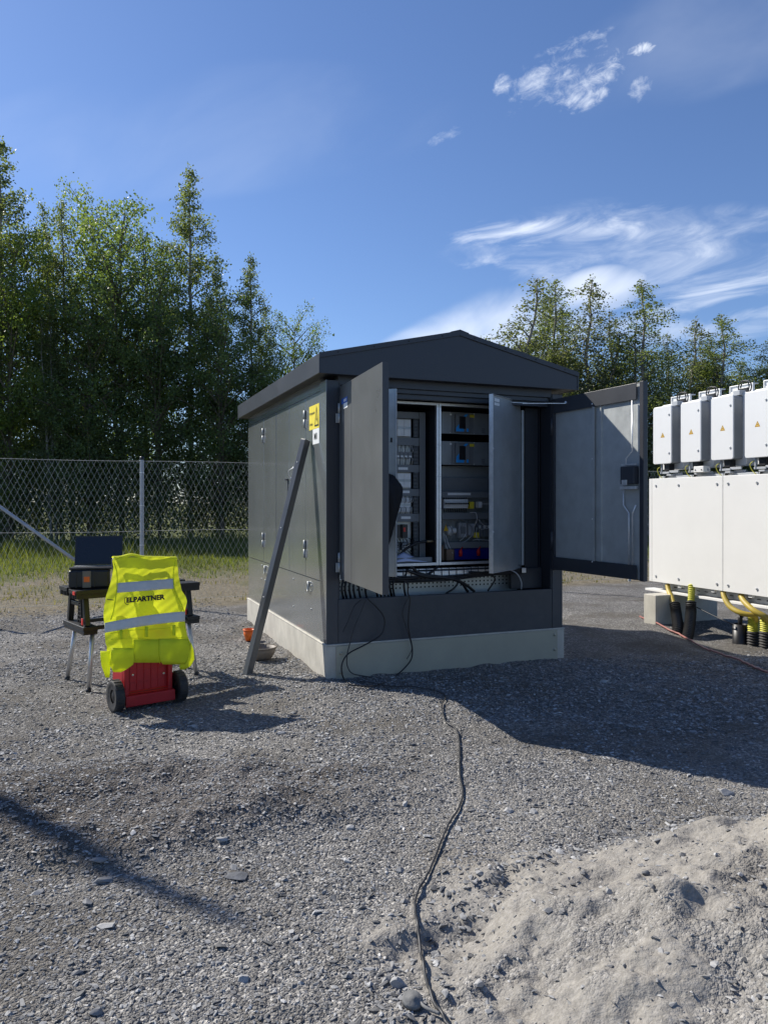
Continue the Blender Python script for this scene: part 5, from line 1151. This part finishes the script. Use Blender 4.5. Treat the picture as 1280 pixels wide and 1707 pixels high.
# pipes
def on_cab(px, py, d):       # point on the plane depth=d of the cabinet frame
    a = (px-CX)/F; b_ = (HY-py)/F; k = (d + Nn.dot(C0))/(Nn.dot(Vector((a, 1)))); return Vector((a*k, k, EYE+b_*k))
def corr(pts, r, m, name, label, cat, group, pitch=.026):
    P = catmull(pts, 10); L_ = 0; out = [P[0]]; rs_ = []
    # resample
    tot = sum((P[i+1]-P[i]).length for i in range(len(P)-1)); n_ = int(tot/(pitch/2)); pts2 = []
    acc = [0]
    for i in range(len(P)-1): acc.append(acc[-1]+(P[i+1]-P[i]).length)
    for i in range(n_+1):
        d_ = tot*i/n_; j = min(len(P)-2, max(0, np.searchsorted(acc, d_)-1)); f = (d_-acc[j])/max(1e-6, acc[j+1]-acc[j]); pts2.append(P[j].lerp(P[j+1], f)); rs_.append(r*(1.0 if i % 2 else .82))
    mb = MB(); mb.tube(pts2, rs_, 20, smooth=False); return sm(mb, name, m, label, cat, pts2[-1], group)
def flex(pts, r, m, name, label, group): mb = MB(); c_ = catmull(pts, 8); mb.tube(c_, r, 12); return sm(mb, name, m, label, 'pipe', c_[-1], group)
flex([on_cab(1112, 975, .05), on_cab(1114, 985, .02), on_cab(1119, 997, -.03), on_cab(1124, 1012, -.08)], .031, M['conduit'], 'yellow_conduit', 'straight yellow conduit entering the left black corrugated pipe', 'yellow conduits under the cabinet')
corr([on_cab(1124, 1006, -.08), on_cab(1127, 1025, -.14), on_cab(1129, 1050, -.30), on_cab(1121, 1076, -.42), on_cab(1118, 1092, -.5)], .066, M['corrb'], 'corrugated_pipe', 'left one of the two black corrugated pipes in front of the block', 'pipe', 'black corrugated pipes')
corr([on_cab(1152, 975, .02), on_cab(1152, 985, .0), on_cab(1151, 1006, -.04)], .044, M['corr'], 'corrugated_conduit', 'short yellow ribbed conduit entering the right black corrugated pipe', 'pipe', 'yellow conduits under the cabinet')
corr([on_cab(1151, 1003, -.04), on_cab(1151, 1020, -.08), on_cab(1148, 1048, -.25), on_cab(1142, 1075, -.42), on_cab(1138, 1094, -.5)], .066, M['corrb'], 'corrugated_pipe', 'right one of the two black corrugated pipes in front of the block', 'pipe', 'black corrugated pipes')
flex([on_cab(1204, 982, .06), on_cab(1207, 996, .02), on_cab(1217, 1012, .0), on_cab(1235, 1022, .02), on_cab(1256, 1027, .10), on_cab(1260, 1036, .14)], .031, M['conduit'], 'yellow_conduit', 'yellow conduit bending over to the first ribbed ground pipe', 'yellow conduits under the cabinet')
flex([on_cab(1234, 992, .06), on_cab(1240, 1003, .02), on_cab(1256, 1018, .0), on_cab(1274, 1028, .05), on_cab(1284, 1038, .12)], .033, M['conduit'], 'yellow_conduit', 'thick yellow conduit bending out to the right edge of the photo', 'yellow conduits under the cabinet')
for i, (px_, lab) in enumerate(((1255, 'yellow ribbed pipe in a black sleeve, left one under the cabinet'), (1276, 'yellow ribbed pipe in a black sleeve, right one at the photo edge'))):
    p = on_cab(px_, 1030, .14); p2 = Vector((p.x, p.y, p.z-.16))
    corr([p, (p+p2)/2, p2], .066, M['corr'], 'ground_pipe', lab, 'pipe', 'yellow ground pipes under the cabinet', .022)
    p3 = Vector((p2.x, p2.y, -.15)); corr([p2+Vector((0, 0, .01)), (p2+p3)/2, p3], .075, M['rubber'], 'pipe_sleeve', 'black sleeve round the '+('left' if i == 0 else 'right')+' yellow ribbed pipe', 'pipe', 'black pipe sleeves', .03)
p = on_cab(1233, 1040, .10); b = MB(); b.lathe([(.085, -.3), (.085, 0), (.075, 0), (.070, -.12)], (p.x, p.y, p.z), n=24); b.tube([(p.x, p.y, p.z-.1), (p.x, p.y, p.z+.07), (p.x+.03, p.y, p.z+.11)], .026, 10)
sm(b, 'pipe_socket', M['black'], 'open black pipe socket beside the yellow ribbed pipes', 'pipe', (p.x, p.y, p.z-.3))
mb = MB(); mb.tube(catmull([on_cab(1160, 1012, .0), on_cab(1180, 1022, -.02), on_cab(1205, 1034, -.05), on_cab(1222, 1042, .0)], 8), .006, 6); sm(mb, 'black_lead', M['cablein'], 'thin black lead stretched under the cabinet to the pipe socket', 'cable', on_cab(1222, 1042, .0))

# ------------------------------------------------------------------ folding work table
Fp = Vector((-2.405, 6.10, 0)); bdir = Vector((.77, .638, 0)).normalized(); wdir = Vector((.638, -.77, 0)).normalized()
wt = empty('folding_work_table', Fp, math.atan2(bdir.y, bdir.x)); tag(wt, 'black folding work table with silver legs, partly hidden by the yellow vest', 'work table')
# local: x along the table, -y towards us
LB = .90
ZT = .835
for y0, y1, nm in ((-.02, .17, 'worktop_jaw'), (.29, .50, 'worktop_jaw')):
    xo = -.12 if y0 < .1 else -.10
    mb = MB(); mb.box((xo, y0, ZT-.03), (LB+.06, y1, ZT))
    mb.box((xo+.004, y0+.004, ZT-.07), (xo+.02, y1-.004, ZT-.0305)); mb.box((LB+.04, y0+.004, ZT-.07), (LB+.056, y1-.004, ZT-.0305)); mb.box((xo+.021, y0+.004, ZT-.07), (LB+.039, y0+.018, ZT-.0305)); mb.box((xo+.021, y1-.018, ZT-.07), (LB+.039, y1-.004, ZT-.0305))
    for i in range(14): x_ = xo+.05+i*.075; mb.box((x_, y0+.001, ZT-.07), (x_+.012, y0+.0035, ZT-.031))
    for i in range(4): y_ = y0+.03+i*.04; mb.box((xo-.003, y_, ZT-.07), (xo+.0035, y_+.010, ZT-.031)); 
    mb.build(nm, M['black'], wt, bevel=.004)
mb = MB(); mb.box((-.126, .0, ZT-.035), (-.1205, .05, ZT-.008)); mb.build('red_catch', M['redb'], wt)
for x_ in (-.02, LB-.02):
    mb = MB()
    mb.bar((x_, .02, .535), (x_+.0, .07, ZT-.07), .05, .045, up=(1, 0, 0)); mb.bar((x_, .46, .535), (x_, .41, ZT-.07), .05, .045, up=(1, 0, 0))
    mb.box((x_-.045, -.03, .50), (x_+.075, .51, .535)); mb.box((x_-.04, -.025, .47), (x_-.028, .505, .4995)); mb.box((x_+.06, -.025, .47), (x_+.072, .505, .4995))
    for i in range(7): mb.box((x_-.0395, -.0245+i*.085, .47), (x_+.0715, -.0125+i*.085, .4995))
    mb.bar((x_, .07, .70), (x_, .40, .70), .03, .035); mb.build('side_frame', M['black'], wt, bevel=.004)
    # ribbed latch bracket in the middle
    mb = MB()
    for i in range(5):
        z = .545+i*.033; hw_ = .085-.012*i; mb.box((x_-.03, .12-hw_/2, z), (x_-.018, .12+hw_/2, z+.010)); mb.box((x_-.03, .115, z+.0105), (x_-.018, .125, z+.0325))
    for i in range(4): z = .70+i*.02; mb.box((x_-.03, .09, z), (x_-.018, .15, z+.008))
    mb.bar((x_-.024, .07, .55), (x_-.024, .10, .76), .012, .012); mb.bar((x_-.024, .17, .55), (x_-.024, .14, .76), .012, .012)
    lb_ = mb.build('latch_bracket', M['black'], wt)
    mb = MB(); mb.box((x_-.036, .02, .545), (x_-.030, .055, .60)); mb.build('red_lever', M['redb'], lb_, bevel=.004)
mb = MB(); mb.box((.06, .02, .50), (LB-.07, .05, .53)); mb.box((.06, .43, .50), (LB-.07, .46, .53)); mb.build('stretcher', M['black'], wt, bevel=.003)
for x0_, x1_ in ((.03, -.02), (LB-.03, LB+.02)):
    for y0_, y1_ in ((.03, -.02), (.46, .53)):
        mb = MB(); mb.tube([(x0_, y0_, .50), (x1_, y1_, .03)], .0185, 14); lg = mb.build('leg', M['alu'], wt)
        mb = MB(); d_ = (Vector((x1_, y1_, .03))-Vector((x0_, y0_, .50))).normalized(); mb.tube([Vector((x1_, y1_, .034)), Vector((x1_, y1_, .034))+d_*.04], .0225, 14); mb.build('foot', M['black'], lg)
# helper from work-table local to world
def tw_(x, y, z): return Fp+bdir*x-wdir*y+Vector((0, 0, z))
# battery radio / charger box under the laptop
pc = tw_(.02, .20, ZT+.001)
cz = empty('battery_case', pc, math.atan2(bdir.y, bdir.x)+R(-22)); tag(cz, 'black ribbed plastic case with an orange square standing on the work table', 'case')
mb = MB(); rbox(mb, -.12, .20, -.10, .10, 0, .155, .022); mb.build('body', M['black'], cz, bevel=.018)
for x_ in (-.06, .08): mb = MB(); mb.box((x_-.006, -.106, .01), (x_+.006, -.1005, .145)); mb.build('rib', M['black'], cz, bevel=.002)
for z in (.05, .105): mb = MB(); mb.box((-.126, -.07, z), (-.1205, .07, z+.008)); mb.build('rib', M['black'], cz, bevel=.002)
mb = MB(); mb.box((-.01, -.107, .008), (.055, -.1005, .147)); lt_ = mb.build('latch', M['tub'], cz, bevel=.002)
mb = MB(); mb.box((.0, -.110, .055), (.045, -.1075, .10)); mb.build('orange_badge', M['orange'], lt_, bevel=.002)
pc = tw_(.115, .20, ZT+.158)
lap = empty('laptop', pc, R(13)); tag(lap, 'open dark laptop on the black case with its screen towards us', 'laptop')
mb = MB(); mb.box((-.195, -.13, 0), (.195, .125, .016)); base_ = mb.build('keyboard_base', M['black'], lap, bevel=.004)
mb = MB()
for i in range(14):
    for j in range(5): mb.box((-.175+i*.0255, -.03+j*.026, .0165), (-.154+i*.0255, -.010+j*.026, .0185))
mb.build('keys', M['dingrey'], base_)
mb = MB(); al = R(12); cc, ss = math.cos(al), math.sin(al)
def lidp(x, h, o): return (x, .125+h*ss+o*cc, .018+h*cc-o*ss)
vs = [lidp(x, h, o) for h in (0, .255) for x, o in ((-.195, 0), (.195, 0), (.195, .008), (-.195, .008))]; mb.add(vs, [(0,3,2,1),(4,5,6,7),(0,1,5,4),(1,2,6,5),(2,3,7,6),(3,0,4,7)]); lid = mb.build('screen_lid', M['black'], lap, bevel=.002)
mb = MB(); vs = [lidp(x, h, o) for h in (.02, .242) for x, o in ((-.183, -.0012), (.183, -.0012), (.183, -.0004), (-.183, -.0004))]; mb.add(vs, [(0,3,2,1),(4,5,6,7),(0,1,5,4),(1,2,6,5),(2,3,7,6),(3,0,4,7)]); mb.build('display', M['screen'], lid)

# ------------------------------------------------------------------ red trolley
W1 = Vector((-2.00, 5.507)); W2 = Vector((-1.597, 5.824)); ad = (W2-W1).normalized(); nd = Vector((ad.y, -ad.x)); mid = (W1+W2)/2
def rp_(a, o, z): p = mid+ad*a+nd*o; return Vector((p.x, p.y, z))
tro = empty('tool_trolley', (mid.x, mid.y, 0), math.atan2(ad.y, ad.x)); tag(tro, 'red plastic tool trolley on two black wheels with a vest hung over it', 'trolley')
# local x = ad, local -y = nd (towards us)
mb = MB()
mb.box((-.185, -.03, .045), (.185, .24, .075)); mb.box((-.19, -.075, .035), (.19, -.0305, .115)) ; mb.box((-.185, .0, .0755), (.185, .02, .46))
mb.box((-.185, -.03, .0755), (-.150, -.0005, .46)); mb.box((.150, -.03, .0755), (.185, -.0005, .46)); mb.box((-.1495, -.03, .40), (.1495, -.0005, .46))
mb.box((-.185, .0205, .0755), (-.165, .24, .44)); mb.box((.165, .0205, .0755), (.185, .24, .44)); mb.box((-.1645, .22, .0755), (.1645, .24, .44)); mb.box((-.185, .0205, .4405), (.185, .24, .46))
tb2 = mb.build('body', M['red'], tro, bevel=.005)
mb = MB()
for i in range(6): x_ = -.135+i*.054; mb.box((x_-.003, -.006, .14), (x_+.003, -.0005, .3995))
for z in (.20, .29): mb.box((-.149, -.0045, z-.003), (.149, -.0007, z+.003))
mb.add([(-.149, -.0008, .076), (.149, -.0008, .076), (.12, -.0008, .125), (-.12, -.0008, .125)], [(0, 1, 2, 3)])
mb.add([(-.149, -.03, .1155), (.149, -.03, .1155), (.149, -.001, .135), (-.149, -.001, .135)], [(0, 1, 2, 3)])
mb.build('rib_pattern', M['red'], tb2, bevel=.001)
for x_, z in ((-.115, .255), (.125, .235)): bolt(x_, -.006, z, tb2, .009, (0, -1, 0), 'galvb', 'bolt')
mb = MB(); mb.tube([(-.17, .12, .44), (-.17, .28, 1.10), (-.16, .29, 1.115), (.16, .29, 1.115), (.17, .28, 1.10), (.17, .12, .44)], .011, 8); mb.build('pull_handle', M['black'], tro)
for x_ in (-.243, .243):
    mb = MB(); hw_ = .034; rr2 = .118; n_ = 40
    pr = [(.05, -hw_*.7), (rr2-.03, -hw_*.8), (rr2-.008, -hw_), (rr2, -hw_*.7), (rr2, hw_*.7), (rr2-.008, hw_), (rr2-.03, hw_*.8), (.05, hw_*.7)]
    mb.lathe(pr, (x_, -.01, .118), (1, 0, 0), n_)
    for i in range(n_//2):
        a = 2*math.pi*i/(n_//2); c_ = Vector((x_, -.01+math.cos(a)*(rr2+.001), .118+math.sin(a)*(rr2+.001))); mb.bar(c_-Vector((hw_*.8, 0, 0)), c_+Vector((hw_*.8, 0, 0)), .012, .006, up=(0, math.cos(a), math.sin(a)))
    wh = mb.build('wheel', M['rubber'], tro)
    mb = MB(); mb.lathe([(0, -hw_*.75), (.018, -hw_*.75), (.05, -hw_*.4), (.092, -hw_*.5), (.092, hw_*.5), (.05, hw_*.4), (.018, hw_*.75), (0, hw_*.75)], (x_, -.01, .118), (1, 0, 0), 20); mb.build('rim', M['black'], wh)
mb = MB(); mb.tube([(-.243, -.01, .118), (.243, -.01, .118)], .010, 8); mb.build('axle', M['black'], tro)

# ------------------------------------------------------------------ yellow vest
vo = rp_(0, .10, .35); vst = empty('safety_vest', vo); tag(vst, 'fluorescent yellow work vest with two silver bands and ELPARTNER on its back', 'vest')
def surf_o(z): return .120-.50*max(0, z-.47)     # leaning back towards the handle
def vpx(x, y, lift=0.0):     # x,y in the 4.571x crop of the photo -> point on the vest's sloping sheet
    px, py = 80+x/4.571, 880+y/4.571; a = (px-CX)/F; b_ = (HY-py)/F
    o_ = .0
    for _ in range(25):
        k = (o_+lift+nd.dot(mid))/(nd.dot(Vector((a, 1)))); z = EYE+b_*k; o_ = surf_o(z)
    return Vector((a*k, k, z))
def fold(x, y):
    c = lambda v: 1-abs(math.sin(v))**.6          # narrow crease lines
    return .010*math.sin(x*.016+y*.006)+.007*math.sin(y*.018+x*.004+1)+.011*c(x*.011+y*.0065+.4)*math.exp(-((y-560)/260)**2)+.009*c(x*.016-y*.009+1.1)*math.exp(-((y-380)/160)**2)+.010*c(y*.016+x*.003)*math.exp(-((y-860)/110)**2)+.002*math.sin(x*.07+y*.09)
outl = [(205, 640, 640), (222, 520, 975), (240, 492, 984), (300, 500, 990), (360, 492, 996), (420, 478, 1008), (480, 458, 1022), (520, 444, 1050), (560, 438, 1062), (600, 430, 1052), (650, 424, 1040), (700, 428, 1042), (760, 434, 1052), (820, 436, 1062), (880, 440, 1090), (930, 462, 1085), (980, 470, 1080), (1022, 478, 1060)]
def rowlr(y):
    ys_ = [o[0] for o in outl]; return np.interp(y, ys_, [o[1] for o in outl]), np.interp(y, ys_, [o[2] for o in outl])
NX = 60
def sheet(ya, yb, ny_, xf0=0.0, xf1=1.0, lift=0.0, fscale=1.0, xr=None):
    P = []
    for j in range(ny_+1):
        y = ya+(yb-ya)*j/ny_; l, r_ = rowlr(y) if xr is None else xr(y)
        P.append([])
        for i in range(NX+1):
            x = l+(r_-l)*(xf0+(xf1-xf0)*i/NX); yy = y
            if y < 245: yy = y  # shoulder
            P[-1].append(vpx(x, yy, lift+fold(x, y)*fscale)-vo)
    return P
mb = MB(); mb.grid(sheet(224, 1022, 60)); back = mb.build('back_panel', M['vest'], vst)
# shoulder roll over the handle
mb = MB(); P = []
for j in range(8):
    t_ = j/7*math.pi*.9; row = []
    for i in range(NX+1):
        x = 505+(482)*i/NX; y0 = 232-22*math.exp(-((x-645)/70)**2)
        p = vpx(x, y0+8, 0)-vo; row.append(p+Vector((nd.x, nd.y, 0))*(-.028*(1-math.cos(t_)))+Vector((0, 0, .022*math.sin(t_)+fold(x, 240)*.2)))
    P.append(row)
mb.grid(P); mb.build('shoulder', M['vest'], vst)
# front halves of the vest hang behind, leaving gaps where the sun glows through the back
def back_piece(xa, xb, ya, yb, lift=-.075): 
    mb = MB(); mb.grid(sheet(ya, yb, 30, lift=lift, fscale=1.5, xr=lambda y: (xa(y), xb(y)))); return mb.build('front_panel', M['vest'], vst)
back_piece(lambda y: 585+20*math.sin(y*.01), lambda y: 715+max(0, (y-470))*.75 if y < 650 else 850, 240, 1010)
back_piece(lambda y: 930 if y < 300 else (965 if y < 560 else 880), lambda y: 1020 if y > 480 else 985, 240, 1010)
back_piece(lambda y: 450, lambda y: 535+(y-640)*.25 if y > 640 else 530, 560, 1015, -.06)
# bands
def band(c, h0, h1, name='reflective_band', xl=None):
    mb = MB(); P = []
    for j in range(5):
        row = []
        for i in range(NX+1):
            f = i/NX; x = xl[0]+(xl[1]-xl[0])*f; y = c(f)+(h0+(h1-h0)*f)*(j/4-.5); row.append(vpx(x, y, .005+fold(x, y))-vo)
        P.append(row)
    mb.grid(P); o_ = mb.build(name, M['reflect'], vst, thick=.002); return o_
band(lambda f: 458-34*f, 74, 76, xl=(524, 962)); band(lambda f: 762-92*math.sin(f*1.25)-0*f, 76, 76, xl=(434, 1046))
# lettering with the shield
vs, fs = text_mesh('ELPARTNER', 62, 3.2)
xs_ = [v.x for v in vs]; x0_, x1_ = min(xs_), max(xs_); ys_ = [v.y for v in vs]; ym = (min(ys_)+max(ys_))/2; hh_ = max(ys_)-min(ys_)
mb = MB(); T_ = []
for v in vs:
    f = (v.x-x0_)/(x1_-x0_); x = 600+(894-600)*f; y = 551-26*f-(v.y-ym)/hh_*40; T_.append(vpx(x, y, .009+fold(x, y))-vo)
mb.add(T_, fs)
sh_o = [(583, 532), (606, 524), (628, 530), (627, 566), (620, 580), (606, 588), (592, 580), (584, 568)]; sh_i = [(587, 535), (606, 528), (624, 533), (623, 565), (617, 576), (606, 583), (595, 576), (588, 566)]
sv = [vpx(x, y, .0085+fold(x, y))-vo for x, y in sh_o+sh_i]; mb.add(sv, [(i, (i+1) % 8, 8+(i+1) % 8, 8+i) for i in (0, 4, 5, 6, 7)]); mb.build('lettering', M['ink'], vst)
# pockets, loops, seams
def patchv(poly_l, name, lift=.012, m='vest', thick=.004, bulge=.0):
    # poly_l : rows of (y, xl, xr)
    mb = MB(); P = []
    for j, (y, l, r_) in enumerate(poly_l):
        row = []
        for i in range(17):
            f = i/16; x = l+(r_-l)*f; row.append(vpx(x, y+ (0), lift+fold(x, y)+bulge*math.sin(f*math.pi)*math.sin((j+.5)/len(poly_l)*math.pi))-vo)
        P.append(row)
    mb.grid(P); return mb.build(name, M[m], vst, thick=thick)
patchv([(915, 486, 655), (960, 482, 660), (1000, 478, 662), (1040, 472, 652), (1070, 484, 612), (1098, 500, 560)], 'tool_pocket', .014, bulge=.006)
patchv([(845, 850, 1070), (900, 848, 1086), (960, 848, 1080), (1010, 856, 1066), (1040, 876, 1040)], 'tool_pocket', .014, bulge=.006)
patchv([(850, 655, 850), (905, 657, 850), (965, 658, 850), (1026, 660, 856)], 'centre_pocket', .009, bulge=.003)
patchv([(938, 402, 470), (990, 402, 474), (1050, 410, 476), (1100, 428, 474), (1140, 440, 470)], 'side_pocket', .004, bulge=.01)
patchv([(880, 1072, 1092), (930, 1070, 1110), (1000, 1050, 1116), (1050, 1000, 1090), (1080, 1010, 1045)], 'side_pocket', .002, bulge=.015)
for x_, w_, y0_, y1_ in ((560, 18, 775, 850), (752, 24, 752, 830), (962, 22, 740, 818)): patchv([(y0_, x_-w_/2, x_+w_/2), ((y0_+y1_)/2, x_-w_/2, x_+w_/2), (y1_, x_-w_/2, x_+w_/2)], 'belt_loop', .024, bulge=.008)
def seam(pts, r=.0022, lift=.012, name='seam'):
    mb = MB(); pp_ = []
    P_ = catmull([(a, b, 0) for a, b in pts], 6)
    for p in P_: pp_.append(vpx(p.x, p.y, lift+fold(p.x, p.y))-vo)
    mb.tube(pp_, r, 5); mb.build(name, M['vest'], vst)
seam([(500, 250), (525, 330), (530, 420), (520, 520), (500, 640), (480, 700)], .004); seam([(975, 240), (958, 330), (960, 420), (975, 500), (1010, 560), (1040, 640)], .004)
seam([(480, 850), (650, 840), (850, 850), (1060, 830)]); seam([(478, 806), (640, 780), (850, 768), (1050, 752)]); seam([(656, 850), (658, 1020)]); seam([(850, 850), (856, 1035)]); seam([(478, 1020), (660, 1020), (858, 1022)])
mb = MB(); q0, q1 = vpx(452, 545, .012)-vo, vpx(502, 550, .012)-vo; mb.bar(q0, q1, .004, .006); mb.build('zip_pull', M['ink'], vst)

# ------------------------------------------------------------------ mast added outside the frame, shaped to cast the lower left shadow
tipx, tipy, mh = -.435, 2.70, 7.6
bx_ = tipx-TRAV[0]*mh/math.tan(R(SUN_EL)); by_ = tipy-TRAV[1]*mh/math.tan(R(SUN_EL))
mst = empty('shadow_mast', (bx_, by_, 0)); tag(mst, 'tall tapered steel mast added out of view at left to cast the shadow over the gravel', 'mast')
mb = MB(); mb.lathe([(.13, 0), (.12, 2), (.10, 5.0), (.07, 6.6), (.035, 7.45), (0, mh)], (0, 0, 0), n=20); mb.build('pole', M['post'], mst)
mb = MB(); mb.box((-.2, -.2, -.05), (.2, .2, .03)); mb.build('base_plate', M['post'], mst, bevel=.005)
